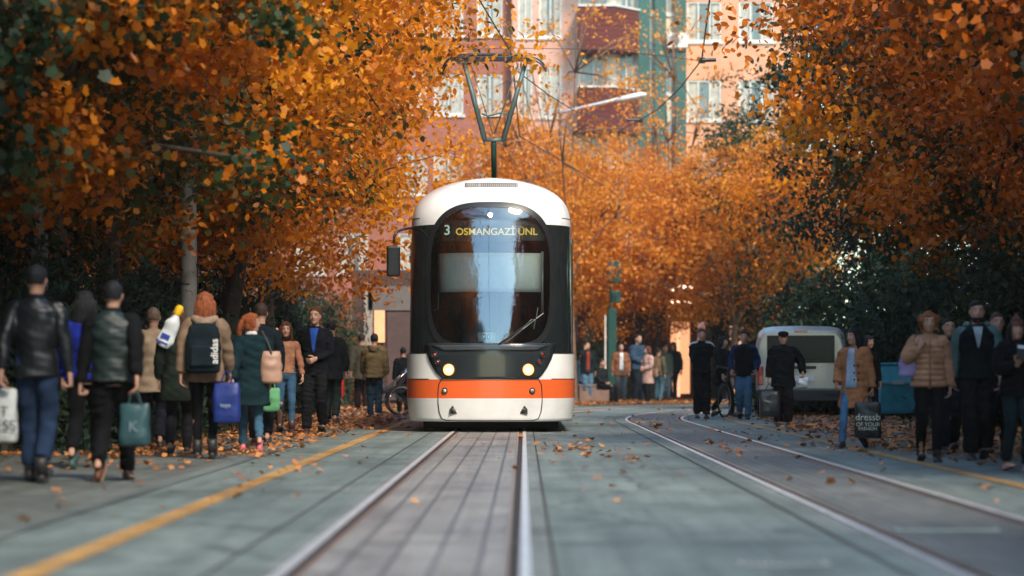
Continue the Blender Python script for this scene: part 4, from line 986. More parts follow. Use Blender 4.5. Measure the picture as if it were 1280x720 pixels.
# ------------------------------------------------------------------ trees
crown_mesh('near', 3, 330, 165, 3.7, 3.3, 6.0, .11, MAPLE, 3.0, .2, .34, low=.3)
crown_mesh('wide', 5, 330, 140, 3.9, 3.8, 6.3, .105, OVAL, 3.0, .17, .33, stems=2, low=.7)
crown_mesh('tall', 8, 350, 135, 3.6, 4.4, 6.9, .105, OVAL, 3.2, .17, .32, low=.5)
crown_mesh('maple', 12, 330, 150, 3.9, 3.7, 6.3, .11, MAPLE, 3.2, .17, .33, low=.4)
crown_mesh('sparse', 21, 260, 62, 3.0, 3.0, 5.6, .13, OVAL, 2.6, .12, .36, low=.4)
crown_mesh('wispy', 27, 150, 18, 2.9, 4.6, 7.4, .12, OVAL, 3.4, .075, .24)
crown_mesh('conical', 31, 300, 110, 2.3, 4.6, 5.7, .11, OVAL, 1.2, .15, .31)
TR = [  # key, x, y, rz, s, mat, label, sz
 ('near', -5.9, 14.0, .3, .95, L_near, 'nearest green tree turning orange, its big maple leaves filling the top left corner', None),
 ('near', -6.9, 20.5, 2.1, 1.0, L_near, 'dark green maple with orange tips above the man in the leather jacket', None),
 ('maple', -5.6, 25.5, 1.2, .9, L_mid, 'half orange maple with leaning dark trunks above the red haired woman', None),
 ('wide', -5.5, 31.5, 4.0, 1.0, L_mid, 'orange and green tree with drooping round leaves above the couple walking towards us', 1.0),
 ('wide', -5.2, 38.5, 2.0, 1.04, L_org, 'bright orange tree whose foliage reaches the bow of the tram', 1.1),
 ('tall', -5.0, 46.5, .5, 1.08, L_org, 'tall orange tree at the end of the left row beside the lit shop', 1.05),
 ('tall', -8.6, 36, 3.5, .9, L_near, 'green tree standing behind the left row near the wall', None),
 ('wide', -9.0, 29, 5.5, .85, L_org, 'orange tree glimpsed behind the leaning trunks on the left', None),
 ('maple', -5.7, 35.2, 2.9, .85, L_mid, 'half orange maple whose dark trunk stands left of the pale grey post', None),
 ('wide', -7.7, 49, 3.3, 1.0, L_org, 'bright orange tree seen through the gap between the leaning trunks', .85),
 ('maple', 7.9, 17.5, 4.1, .95, L_rust, 'nearest rust coloured tree filling the top right corner', None),
 ('maple', 7.5, 25.0, 1.0, 1.0, L_rust, 'rust and green maple above the man in the dark vest', None),
 ('wide', 7.9, 32.0, 5.2, 1.0, L_rust, 'rust orange tree above the woman in the camel coat', None),
 ('maple', 8.2, 39.5, 2.6, 1.0, L_mid, 'orange tree with green patches over the parked van', 1.1),
 ('conical', 8.4, 54, .3, 1.15, L_dark, 'dark green tree between the orange ones, right of the curved wire', 1.25),
 ('tall', 10.3, 52, 2.9, .95, L_org, 'hazy orange tree at the end of the right row near the top glow', 1.1),
 ('conical', 10.4, 49, 1.3, 1.1, L_dark, 'dark green tree behind the blue container', .8),
 ('conical', 8.0, 77, 4.3, 1.2, L_dark, 'dark green tree behind the van, beyond the bend', 1.0),
 ('conical', 11.4, 43, 2.3, 1.1, L_dark, 'dark green tree at the far right behind the woman with the phone', .8),
 ('sparse', 1.0, 74, .8, 1.0, L_gold, 'golden tree just right of the tram in front of the pink building', 1.0),
 ('wide', 3.9, 77, 3.0, .8, L_gold, 'golden orange tree in the middle behind the waiting people', .85),
 ('sparse', 6.4, 75, 5.0, 1.0, L_gold, 'golden tree in front of the orange building', .95),
 ('sparse', -.3, 71, 2.0, .8, L_gold, 'thin golden tree half hidden by the roof of the tram', 1.0),
 ('wispy', 1.5, 70.5, 0, 1.0, L_gold, 'tall bare twigged tree with few leaves in front of the pink wall', 1.05),
 ('wispy', 4.6, 78.5, 2, 1.0, L_gold, 'tall thin tree with few leaves in front of the balconies', 1.15),
 ('sparse', 8.6, 70, 1.0, .95, L_mid, 'green and orange tree at the bend behind the cyclist', 1.0),
 ('wide', -7.5, -6, 1, 1.1, L_rust, 'tree standing left of the photographer, outside the picture', None), ('wide', -7.0, 3, 4.5, 1.0, L_mid, 'tree just left of the photographer, outside the picture', None),
 ('wide', 8.0, 4, 2, 1.0, L_org, 'tree just right of the photographer, outside the picture', None), ('maple', 7.4, -7, 3, 1.1, L_org, 'tree standing right of the photographer, outside the picture', None), ('wide', -6.8, -16, 3, 1.1, L_mid, 'tree further back on the left behind the photographer', None), ('wide', 7.8, -17, 0, 1.1, L_org, 'tree further back on the right behind the photographer', None)]
for (k, x, y, rz, s, lm, lb, sz) in TR: tree('tree', k, x, y, rz, s, lm, lb, sz=sz, group='street trees lining both pavements', bark=mat('bark_hazed', (.17, .095, .06), .9, var=.3) if k in ('wispy', 'sparse') else m_bark)  # thin far trees get lightened bark, with haze put into its colour
# shrubs
def shrub_mesh(key, seed, n, rx, rz, ls):
    g = np.random.default_rng(seed); ncl = n // 60
    d = g.normal(size=(ncl, 3)); d /= np.linalg.norm(d, axis=1)[:, None]; d[:, 2] = np.abs(d[:, 2])
    c = d * (g.uniform(.3, 1, ncl) ** .5 * (1 + .15 * g.normal(size=ncl)))[:, None] * np.array([rx, rx * .8, rz]); idx = np.repeat(np.arange(ncl), 60)
    P = c[idx] + g.normal(size=(ncl * 60, 3)) * .14; P[:, 2] = np.maximum(P[:, 2], .02)
    nr = g.normal(size=P.shape) + d[idx] * .5; nr /= np.linalg.norm(nr, axis=1)[:, None]
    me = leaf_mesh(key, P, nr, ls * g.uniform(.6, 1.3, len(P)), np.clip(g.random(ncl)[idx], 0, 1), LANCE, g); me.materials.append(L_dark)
    b = MB()
    for i in range(40): T = Vector(c[g.integers(ncl)]); b.tube([(T.x * .15, T.y * .15, 0), T * .5 + Vector((0, 0, .1)), T], [.02, .013, .005], 5)
    tm = bpy.data.meshes.new(key + 's'); tm.from_pydata(b.v, [], b.f); tm.materials.append(m_bark); CROWNS[key] = (me, tm)
shrub_mesh('shrub', 41, 12000, 1.35, 2.0, .12)
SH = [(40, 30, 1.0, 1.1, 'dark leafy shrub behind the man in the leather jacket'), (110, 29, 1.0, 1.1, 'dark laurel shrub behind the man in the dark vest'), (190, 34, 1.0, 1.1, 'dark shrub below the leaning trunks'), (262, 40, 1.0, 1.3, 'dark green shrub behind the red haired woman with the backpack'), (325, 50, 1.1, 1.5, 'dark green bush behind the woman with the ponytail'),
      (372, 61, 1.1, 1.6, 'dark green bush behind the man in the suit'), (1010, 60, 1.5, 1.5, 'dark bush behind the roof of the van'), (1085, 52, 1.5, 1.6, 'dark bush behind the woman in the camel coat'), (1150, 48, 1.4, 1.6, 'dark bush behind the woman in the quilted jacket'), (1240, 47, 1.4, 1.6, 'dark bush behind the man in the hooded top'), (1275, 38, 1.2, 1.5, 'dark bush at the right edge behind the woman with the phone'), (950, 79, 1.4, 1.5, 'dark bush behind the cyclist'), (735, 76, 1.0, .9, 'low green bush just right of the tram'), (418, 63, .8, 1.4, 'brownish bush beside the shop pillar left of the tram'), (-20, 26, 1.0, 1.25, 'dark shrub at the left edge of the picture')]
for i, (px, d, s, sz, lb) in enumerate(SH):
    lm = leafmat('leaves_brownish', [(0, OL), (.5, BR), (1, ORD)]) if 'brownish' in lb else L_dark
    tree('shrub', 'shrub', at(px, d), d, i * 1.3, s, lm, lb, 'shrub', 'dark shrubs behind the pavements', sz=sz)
# fallen leaves
def litter(name, boxes, label):
    g = np.random.default_rng(5); P = []
    for (x0, x1, y0, y1, n) in boxes:
        c = g.random((max(4, n // 25), 2)); i = g.integers(len(c), size=n); q = c[i] + g.normal(size=(n, 2)) * np.array([.06, .04]); q = np.where(g.random((n, 1)) < .45, g.random((n, 2)), q)
        q = np.clip(q, 0, 1) if False else q[(q >= 0).all(1) & (q <= 1).all(1)]
        for a, b in q:
            X, Y = curve(x0 + (x1 - x0) * a, y0 + (y1 - y0) * b); P.append((X, Y, .018))
    P = np.array(P); n = len(P); P[:, 2] += g.random(n) * .02
    nr = g.normal(size=(n, 3)) * .28 + np.array([0, 0, 1]); nr /= np.linalg.norm(nr, axis=1)[:, None]
    me = leaf_mesh(name, P, nr, .075 * g.uniform(.4, 1.3, n), g.random(n), MAPLE, g)
    me.materials.append(leafmat('fallen_leaves', [(0, (.2, .07, .03)), (.4, (.38, .14, .045)), (.75, (.52, .21, .06)), (1, (.6, .3, .1))], .1))
    o = bpy.data.objects.new(name, me); col.objects.link(o); tag(o, label, 'leaves', None, 'stuff')
litter('fallen_leaves', [(-8, -2.8, 9, 24, 330), (-9, -2.5, 24, 36, 4600), (-9, -2.2, 36, 70, 15000), (-9, 2, 64, 78, 8000), (3.9, 10, 9, 24, 350), (3.95, 10, 24, 40, 5200), (4.2, 12, 40, 66, 10000), (-2.6, -1.4, 13, 60, 150), (.2, 1.6, 14, 60, 110), (2.95, 3.9, 14, 60, 220), (-1, 0, 14, 33, 14), (1.9, 2.8, 18, 60, 160), (.15, .7, 24, 29, 70)], 'orange and brown fallen leaves scattered over the pavements')

# ------------------------------------------------------------------ people
BLK = (.014, .015, .018); DK = (.02, .024, .028); JN = (.035, .075, .15); DJN = (.018, .035, .075); BROWN = (.09, .035, .018); RED = (.21, .065, .028)
P = {}
P['lm1'] = person('man in a black leather jacket and blue jeans walking away with a white bag', 45, 604, 330, 178, coat=(.016, .022, .028), rough=.38, legs=DJN, hair_c=BLK, arms=('carry', 'hang'), stride=.16, lead=1, boots=True, collar=(.016, .022, .028), d=18.6)
P['lm2'] = person('dark haired woman in a bright blue jacket, half hidden between the two nearest men', 106, 586, 360, 182, 'f', coat=(.01, .02, .2), hem=.9, legs=BLK, hair='long', hair_c=BLK, shoes=(.03, .07, .06), stride=.28, lead=-1, d=21.4, hgt=1.62)
P['lm3'] = person('man in a dark vest over a black jumper walking away with a teal bag', 141, 604, 348, 181, coat=(.022, .045, .045), sleeves=BLK, hem=.9, bulk=.03, legs=BLK, shoes=BROWN, sole=(.36, .22, .16), hair_c=BLK, arms=('hang', 'carry'), stride=.27, lead=-1, d=18.9, rough=.5, collar=(.02, .04, .04))
P['lm4'] = person('grey haired man in a pale beige coat with a dark shoulder bag, seen from behind', 192, 562, 383, 186, coat=(.42, .31, .21), hem=.72, bulk=.03, legs=(.03, .035, .05), hair_c=(.16, .11, .08), stride=.18, arms=('hang', 'fwd'))
P['lm5'] = person('person in an olive coat and grey cap carrying a white sleeve', 223, 569, 386, 182, 'f', coat=(.03, .045, .035), hem=.66, bulk=.03, legs=(.03, .03, .04), hair='bob', hair_c=(.06, .03, .02), hat='cap', hat_c=(.25, .27, .28), stride=.16, lead=-1, arms=('up', 'hang'), collar=(.35, .05, .05))
P['lm6'] = person('red haired woman in an olive and tan parka with a black backpack walking away', 256, 574, 366, 184, 'f', coat=(.22, .14, .095), hem=.82, bulk=.04, legs=BLK, hair='long', hair_c=RED, hood=(.30, .21, .15), sleeves=(.20, .135, .09), stride=.13, boots=True, leg_fit=-.012, arms=('fwd', 'hang'))
P['lm7'] = person('woman with a red ponytail in a dark teal coat, blue jeans and pink shoes', 314, 566, 388, 190, 'f', coat=(.016, .05, .062), hem=.62, bulk=.04, legs=(.045, .11, .17), leg_fit=-.008, shoes=(.55, .12, .14), sole=(.55, .2, .2), hair='pony', hair_c=(.27, .075, .028), collar=(.75, .73, .7), stride=.26, lead=1, look=-62, arms=('hang', 'hang'))
P['lm8'] = person('balding man in a dark navy coat walking close behind the ponytailed woman', 326, 557, 378, 183, coat=(.014, .024, .035), hem=.8, legs=BLK, hair_c=(.04, .025, .02), arms=('hang', 'carry'), stride=.15)
P['lm9'] = person('woman in a tan jumper and high blue jeans walking towards us', 357, 543, 401, 8, 'f', coat=(.36, .17, .10), hem=.96, bulk=.012, legs=(.035, .085, .15), leg_fit=-.01, shoes=(.05, .02, .018), boots=True, hair='long', hair_c=(.09, .035, .02), sleeves=(.30, .13, .08), stride=.2, lead=1, collar=(.05, .02, .02), arms=('hang', 'fwd'))
P['lm10'] = person('man in a dark suit jacket over a blue shirt walking towards us', 394, 543, 383, -6, coat=(.012, .014, .022), hem=.82, legs=BLK, shirt=((.02, .07, .32), 1.14, .012, .062), hair_c=BROWN, shoes=(.05, .025, .02), arms=('hang', 'held'), stride=.17, lead=-1)
P['lm11'] = person('person in a dark coat half hidden behind the man in the suit', 414, 530, 401, 176, coat=(.015, .022, .03), hem=.76, bulk=.03, legs=(.03, .05, .055), hair_c=BLK, stride=.14)
P['lm12'] = person('man in an olive hooded jacket walking away left of the tram', 468, 523, 417, 180, coat=(.14, .105, .055), hem=.84, bulk=.045, legs=(.02, .05, .085), hair_c=BLK, hood=(.14, .105, .055), stride=.1, arms=('hang', 'fwd'))
P['lm13'] = person('person in an olive coat on the far side of the man in the hooded jacket', 452, 515, 417, 184, coat=(.07, .065, .045), hem=.74, bulk=.03, legs=(.04, .025, .03), hair_c=(.03, .02, .02), stride=.12)
P['lm14'] = person('person in a dark coat beside the rear corner of the tram on the left', 504, 512, 428, 190, coat=(.015, .02, .028), hem=.6, legs=BLK, hair_c=BLK, stride=.1, d=50)
P['lm15'] = person('small figure in a pink top far behind the red bag', 432, 508, 436, 0, 'f', coat=(.5, .25, .2), hem=.85, legs=(.06, .05, .05), hair='long', hair_c=BROWN, stride=.12)
# right
P['r1'] = person('man in a black tracksuit top with white shoulder stripes walking towards us', 877, 523, 411, 2, coat=(.01, .016, .02), legs=BLK, hem=.88, bulk=.025, hair_c=(.05, .025, .02), arms=('behind', 'behind'), stride=.06, leg_fit=.012, collar=(.01, .016, .02))
P['r2'] = person('dark haired woman in a black coat holding a bicycle', 903, 521, 420, 48, 'f', coat=(.014, .022, .026), hem=.84, bulk=.03, legs=BLK, hair='bob', hair_c=BLK, arms=('fwd', 'fwd'), stride=.2)
P['r3'] = person('man in a navy jacket with black front and blue jeans walking beside the bicycle', 930, 524, 413, -8, coat=(.016, .022, .03), sleeves=(.014, .03, .10), hem=.86, bulk=.03, legs=(.05, .12, .21), hair_c=BLK, arms=('pocket', 'pocket'), stride=.16, lead=1, shirt=((.012, .014, .018), .9, .06, .06))
P['r4'] = person('old man in a flat cap and long black coat in front of the van', 979, 533, 415, -4, coat=(.012, .017, .021), hem=.74, bulk=.05, legs=(.02, .02, .022), leg_fit=.02, hair_c=(.3, .3, .3), hat='flat', hat_c=(.012, .014, .018), arms=('carry', 'out'), stride=.08, collar=(.012, .017, .021), shoes=(.06, .035, .025))
P['r5'] = person('person in a dark jacket standing behind the old man beside the van', 952, 516, 421, 30, coat=(.02, .03, .04), legs=BLK, hem=.85, hair_c=(.1, .05, .03), stride=.05, d=50)
P['r6'] = person('woman in an open camel coat, pale blue shirt and jeans', 1068, 560, 407, -28, 'f', coat=(.40, .17, .08), hem=.62, bulk=.035, legs=(.06, .16, .30), leg_fit=-.012, shirt=((.35, .44, .58), .9, .085, .045), hair='long', hair_c=BLK, buttons=True, stride=.27, lead=-1, arms=('pocket', 'carry'), look=-25, boots=False)
P['r7'] = person('woman with auburn curls in a tan quilted jacket walking towards us', 1161, 577, 390, -4, 'f', coat=(.44, .22, .13), hem=.88, bulk=.036, legs=BLK, hair='curly', hair_c=(.22, .075, .03), quilt=True, arms=('strap', 'hang'), stride=.1, boots=True, trim=((.3, .14, .08), .9))
P['r8'] = person('person in dark jeans mostly hidden behind the woman in the quilted jacket', 1186, 567, 396, 0, coat=(.016, .02, .026), hem=.84, legs=(.014, .02, .035), hair_c=BLK, stride=.18, lead=-1)
P['r9'] = person('bearded man in a dark vest over a pale teal hooded top walking towards us', 1221, 575, 374, -4, coat=(.014, .02, .026), sleeves=(.10, .17, .17), hood=(.16, .24, .23), hem=.9, bulk=.03, legs=(.014, .014, .018), leg_fit=.015, shirt=((.36, .4, .44), 1.24, .008, .055), hair_c=BLK, beard=True, arms=('hang', 'hang'), stride=.18, lead=-1)
P['r10'] = person('person in dark clothes glimpsed between the bearded man and the woman with the phone', 1246, 572, 390, 0, coat=(.016, .02, .024), hem=.8, legs=BLK, hair_c=(.07, .04, .03), stride=.14)
P['r11'] = person('woman in a bobble hat and black jacket looking at her phone at the right edge', 1270, 589, 398, 12, 'f', coat=(.012, .015, .018), hem=.86, bulk=.045, legs=(.02, .045, .055), leg_fit=.0, hair='long', hair_c=BLK, hat='pom', hat_c=(.16, .06, .045), arms=('phone', 'hang'), shoes=(.5, .25, .2), sole=(.5, .3, .25), stride=.1, look=-12)
P['r12'] = person('person in a dark jacket standing in the gloom beside the blue container', 1086, 536, 420, 20, 'f', coat=(.014, .02, .02), hem=.8, legs=BLK, hair='long', hair_c=BLK, stride=.05)
# waiting at the far kerb
far = [('man in a dark jacket and red top with a hand raised to his face', 734, 503, 427, 10, 'm', (.02, .035, .035), .84, (.08, .15, .22), dict(shirt=((.25, .04, .03), .9, .045, .05), arms=('face', 'hang'), stride=.05)),
       ('man in an open brown jacket and white shirt with his back to the green column', 776, 503, 429, 6, 'm', (.24, .10, .055), .78, (.12, .13, .13), dict(shirt=((.65, .66, .66), .94, .06, .05), stride=.06)),
       ('tall man in a navy jacket turned towards the woman in pink', 797, 503.5, 418, 40, 'm', (.03, .06, .1), .86, (.02, .03, .045), dict(arms=('held', 'hang'), stride=.04)),
       ('woman in a pale pink coat with a tan shoulder bag', 810, 505, 433, -60, 'f', (.55, .33, .27), .62, (.015, .02, .025), dict(hair='bob', hair_c=BROWN, arms=('held', 'held'), stride=.05)),
       ('person with a brown backpack and blue jeans beside the woman in pink', 823, 502, 435, 150, 'm', (.12, .10, .06), .84, (.08, .16, .2), dict(stride=.06)),
       ('man in a green grey jacket standing to the right of the backpack', 831, 501, 431, 20, 'm', (.07, .09, .07), .84, (.10, .13, .15), dict(stride=.05)),
       ('person in a dark top with a lime green scarf at the lit shop window', 842, 500, 428, -30, 'f', (.03, .04, .045), .8, (.03, .03, .04), dict(hair='long', hair_c=(.1, .05, .03), collar=(.25, .4, .05), stride=.05)),
       ('child sized figure in a blue coat at the left of the waiting group', 726, 501, 442, 0, 'f', (.05, .13, .2), .7, (.06, .1, .14), dict(hair='bob', stride=.04))]
for i, (lb, px, fy, tp, yw, sx, ct, hm_, lg, kw) in enumerate(far):
    P['f%d' % i] = person(lb, px, fy, tp, yw, sx, coat=ct, hem=hm_, legs=lg, bulk=.035, **kw)
P['seat'] = person('person in a dark jacket sitting on a low bench at the far kerb', 752, 505, 443, 55, coat=(.03, .035, .035), legs=(.02, .02, .025), hem=.86, sit=True, hgt=1.7, arms=('held', 'held'))
# white stripes on the tracksuit
r1 = P['r1']; 
for s in (-1, 1):
  mb = MB(); mb.tube([r1['up'](s * .07, -.03, 1.497), r1['up'](s * .14, -.0, 1.478), r1['up'](s * .205, 0, 1.455), r1['up'](s * .245, .0, 1.40)], [.02, .024, .024, .014], 8, smooth=1)
  mb.build('shoulder_stripe', cloth((.6, .62, .62)), r1['root'], smooth=True)
# bags and things held
H = lambda k, s: P[k]['hand'][s]
WH = (.5, .53, .52)
carrier('carrier_bag', 'bag', 'white plastic carrier bag with black lettering hanging at the left edge of the photo', Vector((at(3, 18.6), 18.55, H('lm1', 1).z)), .26, .42, .14, WH, 0, text=[('CT', .11, .42), ('OESS', .12, .68)], handle=.05)
carrier('carrier_bag', 'bag', 'teal translucent plastic bag held by the man in the quilted vest', H('lm3', -1), .24, .33, .12, (.022, .06, .07), 0, .3, text=[('K', .12, .55)], tcol=(.14, .2, .23))
carrier('carrier_bag', 'bag', 'bright blue carrier bag between the backpack woman and the ponytailed woman', H('lm7', 1) if False else Vector((at(283, 23.6), 23.6, .88)), .27, .40, .12, (.006, .022, .15), 0, .5, text=[('toys', .06, .55)], tcol=(.3, .35, .42))
carrier('carrier_bag', 'bag', 'mint green paper bag right of the teal coat', Vector((at(339.5, 28), 28, .80)), .2, .27, .1, (.09, .29, .13), 0, .7, text=[('n', .08, .45)], tcol=(.05, .25, .1))
carrier('carrier_bag', 'bag', 'red carrier bag hanging beside the man in the suit', Vector((at(421, 41.5), 41.5, 1.05)), .26, .5, .14, (.62, .04, .035), 0, .5)
carrier('shopping_bag', 'bag', 'large black bag printed with pale lettering held by the woman in the camel coat', H('r6', 1) if False else Vector((at(1084, 27), 26.95, H('r6', 1).z)), .30, .40, .12, (.014, .016, .018), -8, .4, text=[('dressb', .105, .42), ('OF YOUR', .062, .62), ('FASHION', .05, .74)], tcol=(.6, .58, .5), handle=.08)
carrier('shopping_bag', 'bag', 'dark patterned carrier bag held low by the old man in the flat cap', Vector((at(958, 39), 38.5, H('r4', -1).z)), .32, .42, .18, (.02, .026, .028), 0, .3)
carrier('carrier_bag', 'bag', 'small pale bundle held in the left hand of the old man in the flat cap', H('r4', 1), .16, .15, .12, (.5, .55, .6), 0, .4, handle=.03, slump=.6)
def shoulder_bag(k, lb, c, off, size, s, strap_to=None, name='shoulder_bag', cat='bag', top=None):
    p = P[k]; M = p['M']; o = empty(name, (0, 0, 0), 0, lb, cat); o.matrix_world = M @ Matrix.Translation(off)
    mb = MB(); w, t, h = size
    mb.rings([(0, 0, -h / 2, w * .42, t * .3), (0, 0, -h * .42, w * .5, t * .48), (0, 0, 0, w * .52, t * .5), (0, 0, h * .35, w * .47, t * .35), (0, 0, h / 2, w * .42, t * .12)], 20)
    remesh(mb, .013, 'bag_body', [mat('leather_%d_%d' % (int(c[0] * 99), int(c[2] * 99)), c, .5)], o, fold=.006)
    sh = Vector(top or (s * .13, 0, 1.50)) ; sh = p['up'](*sh) - Vector(off); sb = MB()
    for dy in (-.05, .05): sb.tube([(0, dy, h * .42), Vector((0, dy, h * .42)).lerp(sh, .5) + Vector((s * .02, dy, 0)), sh + Vector((0, dy * .5, .035))], .011, 6, smooth=1)
    sb.build('strap', mat('strap_dark', (.03, .025, .025), .6), o); return o
shoulder_bag('lm4', 'dark shoulder bag slung at the side of the man in the beige coat', (.02, .02, .025), (-.22, .12, .93), (.3, .14, .26), -1, top=(.1, 0, 1.5))
shoulder_bag('lm7', 'tan and brown tote bag on the shoulder of the ponytailed woman', (.34, .2, .14), (-.24, .1, 1.05), (.26, .14, .4), -1)
shoulder_bag('r7', 'lilac and blue striped shoulder bag of the woman in the quilted jacket', (.28, .22, .42), (-.24, -.02, 1.12), (.22, .14, .26), -1)
shoulder_bag('f3', 'tan shoulder bag of the woman in the pale pink coat', (.25, .14, .08), (.22, .1, .95), (.3, .16, .26), 1)
def backpack(k, lb, c, size=(.33, .17, .48), z=1.2, text=None):
    p = P[k]; M = p['M']; o = empty('backpack', (0, 0, 0), 0, lb, 'backpack'); rx, ry = p['rad'](min(z, 1.3)); off = p['up'](0, ry + size[1] / 2 + .01, z); o.matrix_world = M @ Matrix.Translation(off)
    w, t, h = size; mb = MB(); n = 24; rs = []
    for (zz, a, b) in ((-.5, .85, .7), (-.45, .98, .95), (-.1, 1.02, 1.05), (.25, .98, .95), (.42, .85, .75), (.5, .55, .4)):
        for q in range(n):
            an = 2 * PI * q / n; ca, sa = math.cos(an), math.sin(an); rs.append((math.copysign(abs(ca) ** .5, ca) * w / 2 * a, math.copysign(abs(sa) ** .5, sa) * t / 2 * b, zz * h))
    mb.add(rs, [(i * n + q, i * n + (q + 1) % n, (i + 1) * n + (q + 1) % n, (i + 1) * n + q) for i in range(5) for q in range(n)] + [tuple(range(n - 1, -1, -1)), tuple(5 * n + q for q in range(n))])
    remesh(mb, .014, 'bag_body', [cloth(c)], o, fold=.006); 
    q = MB(); q.box((0, t / 2 + .012, -h * .15), (w * .72, .04, h * .42)); q.build('front_pocket', cloth(tuple(x * 1.15 for x in c)), o, bevel=.02)
    s_ = MB()
    for s in (-1, 1):
        pts = [p['up'](s * .1, ry + .03, z + h * .42), p['up'](s * .115, .06, 1.50), p['up'](s * .125, -.06, 1.49), p['up'](s * .13, -ry - .03, 1.34), p['up'](s * .155, -ry * .6 - .03, 1.1), p['up'](s * .13, ry + .03, z - h * .4)]
        s_.tube([Vector(v) - off for v in pts], .016, 6, smooth=1)
    s_.build('strap', cloth(BLK), o)
    if text: text_obj(text, .105, mat('ink_white', (.7, .7, .68), .6), o, Matrix.Translation((-.125, t / 2 + .036, -.03)) @ Matrix.Rotation(PI, 4, 'Z') @ Matrix.Rotation(-PI / 2, 4, 'Y') @ FRONT, bold=.001)
    return o
backpack('lm6', 'black backpack with white upright lettering on the red haired woman', (.016, .03, .042), (.36, .18, .52), 1.17, 'adidas')
backpack('f4', 'brown backpack of the person beside the woman in pink', (.2, .12, .07), (.4, .2, .45), 1.2)
# white sack with yellow top
h = H('lm5', -1); d5 = P['lm5']['d']; o = empty('flower_sleeve', P3(204, 432, d5 - .1), 0, 'white and blue plastic sleeve with a yellow top over an olive coated shoulder', 'bundle'); o.rotation_euler = (0, math.radians(24), 0)
mb = MB(); mb.rings([(0, 0, -.02, .06, .045), (0, 0, .05, .095, .06), (0, 0, .2, .08, .06), (0, 0, .32, .05, .045), (0, 0, .36, .03, .03)], 16); remesh(mb, .012, 'wrapping', [mat('sleeve_white', (.62, .65, .68), .35)], o, fold=.01)
mb = MB(); mb.rings([(0, 0, .33, .03, .03), (0, 0, .36, .042, .04), (0, 0, .42, .045, .045), (0, 0, .455, .03, .03)], 14); remesh(mb, .01, 'yellow_top', [mat('yellow_top', (.85, .5, .01), .6)], o, fold=.005)
q = MB(); q.box((-.01, -.062, .1), (.09, .012, .05)); q.box((-.02, -.058, .03), (.13, .012, .018)); q.build('blue_print', mat('blue_ink', (.02, .05, .32), .5), o)
# phone
h = H('r11', -1); o = empty('phone', h + Vector((.0, -.02, .04)), 0, 'dark phone with a pale back held up by the woman in the bobble hat', 'phone'); o.rotation_euler = (-.5, .1, 0)
MB().box((0, 0, 0), (.072, .01, .145)).build('case', m_bk, o, bevel=.004); MB().box((0, -.006, .052), (.066, .003, .03)).build('camera_bar', mat('phone_pale', (.6, .65, .68), .3), o)
# ------------------------------------------------------------------ van
d = 47.2; vx0 = at(1001, d); van = empty('parked_van', (vx0, d, 0), math.radians(-7), 'silver beige van with its dark rear window towards us, parked on the right', 'van')
m_van = mat('van_paint', (.42, .41, .385), .28, .3, var=.05, coat=.6); m_vg = mat('van_glass', (.01, .016, .018), .2, spec=.2); m_pl = mat('bumper_plastic', (.03, .03, .03), .6); m_tl = mat('tail_lens', (.4, .03, .03), .2, coat=1)
mb = MB(); secs = [(0.06, .80, .86, .42, 1.72), (0, .84, .86, .40, 1.70), (.25, .86, .88, .36, 1.78), (2.3, .87, .89, .36, 1.80), (2.75, .86, .88, .36, 1.66), (3.35, .80, .88, .36, 1.16), (4.0, .74, .86, .38, 1.02), (4.25, .6, .78, .42, .86)]
n = 20; vs = []
def vsec(y, wt, wb, z0, z1):
    pts = []; belt = min(1.02, z1 - .05)
    prof = [(0, z0), (wb * .9, z0), (wb, z0 + .08), (wb + .01, .75 if z1 > .95 else (z0 + z1) / 2), (wb, belt), (wb * .5 + wt * .5 + .02, (belt + z1) / 2 + .02), (wt - .02, z1 - .13 if z1 > 1.2 else z1 - .03), (wt - .12, z1 - .03), (wt - .3, z1), (0, z1 + .015)]
    return [(x, y, z) for x, z in prof] + [(-x, y, z) for x, z in reversed(prof[1:-1])]
rings_ = [vsec(*s) for s in [secs[1]] + secs[2:]]; rr0 = [(x * .96, .0 - .05 * 1, z * .98 + .02) for x, y, z in rings_[0]]
allr = [rr0] + rings_; n = len(rr0)
for r in allr: vs += r
mb.add(vs, [(i * n + q, i * n + (q + 1) % n, (i + 1) * n + (q + 1) % n, (i + 1) * n + q) for i in range(len(allr) - 1) for q in range(n)] + [tuple(range(n - 1, -1, -1)), tuple((len(allr) - 1) * n + q for q in range(n))])
mb.build('body', m_van, van, smooth=False, bevel=.03)
def slab(name, x0, x1, z0, z1, y, m, th=.03, bev=.03, parent=van, taper=1.0):
    mb = MB(); mb.box((0, 0, 0), (x1 - x0, th, z1 - z0), taper=1); o = mb.build(name, m, parent, bevel=bev); o.location = ((x0 + x1) / 2, y, (z0 + z1) / 2); return o
slab('rear_window', -.66, .66, 1.06, 1.60, -.06, m_vg, .03, .012); tg = slab('tailgate', -.70, .70, .55, 1.0, -.055, m_van, .03, .012); slab('number_plate', -.26, .26, .78, .89, -.02, mat('plate_white', (.7, .7, .68), .5), .02, .005, tg).location = (0, -.03, -.02)
slab('rear_bumper', -.87, .87, .30, .54, -.1, m_pl, .16, .03); slab('brake_light', -.13, .13, 1.66, 1.70, -.05, m_tl, .03, .006); slab('plate_trim', -.3, .3, .94, 1.0, -.085, m_pl, .02, .005)
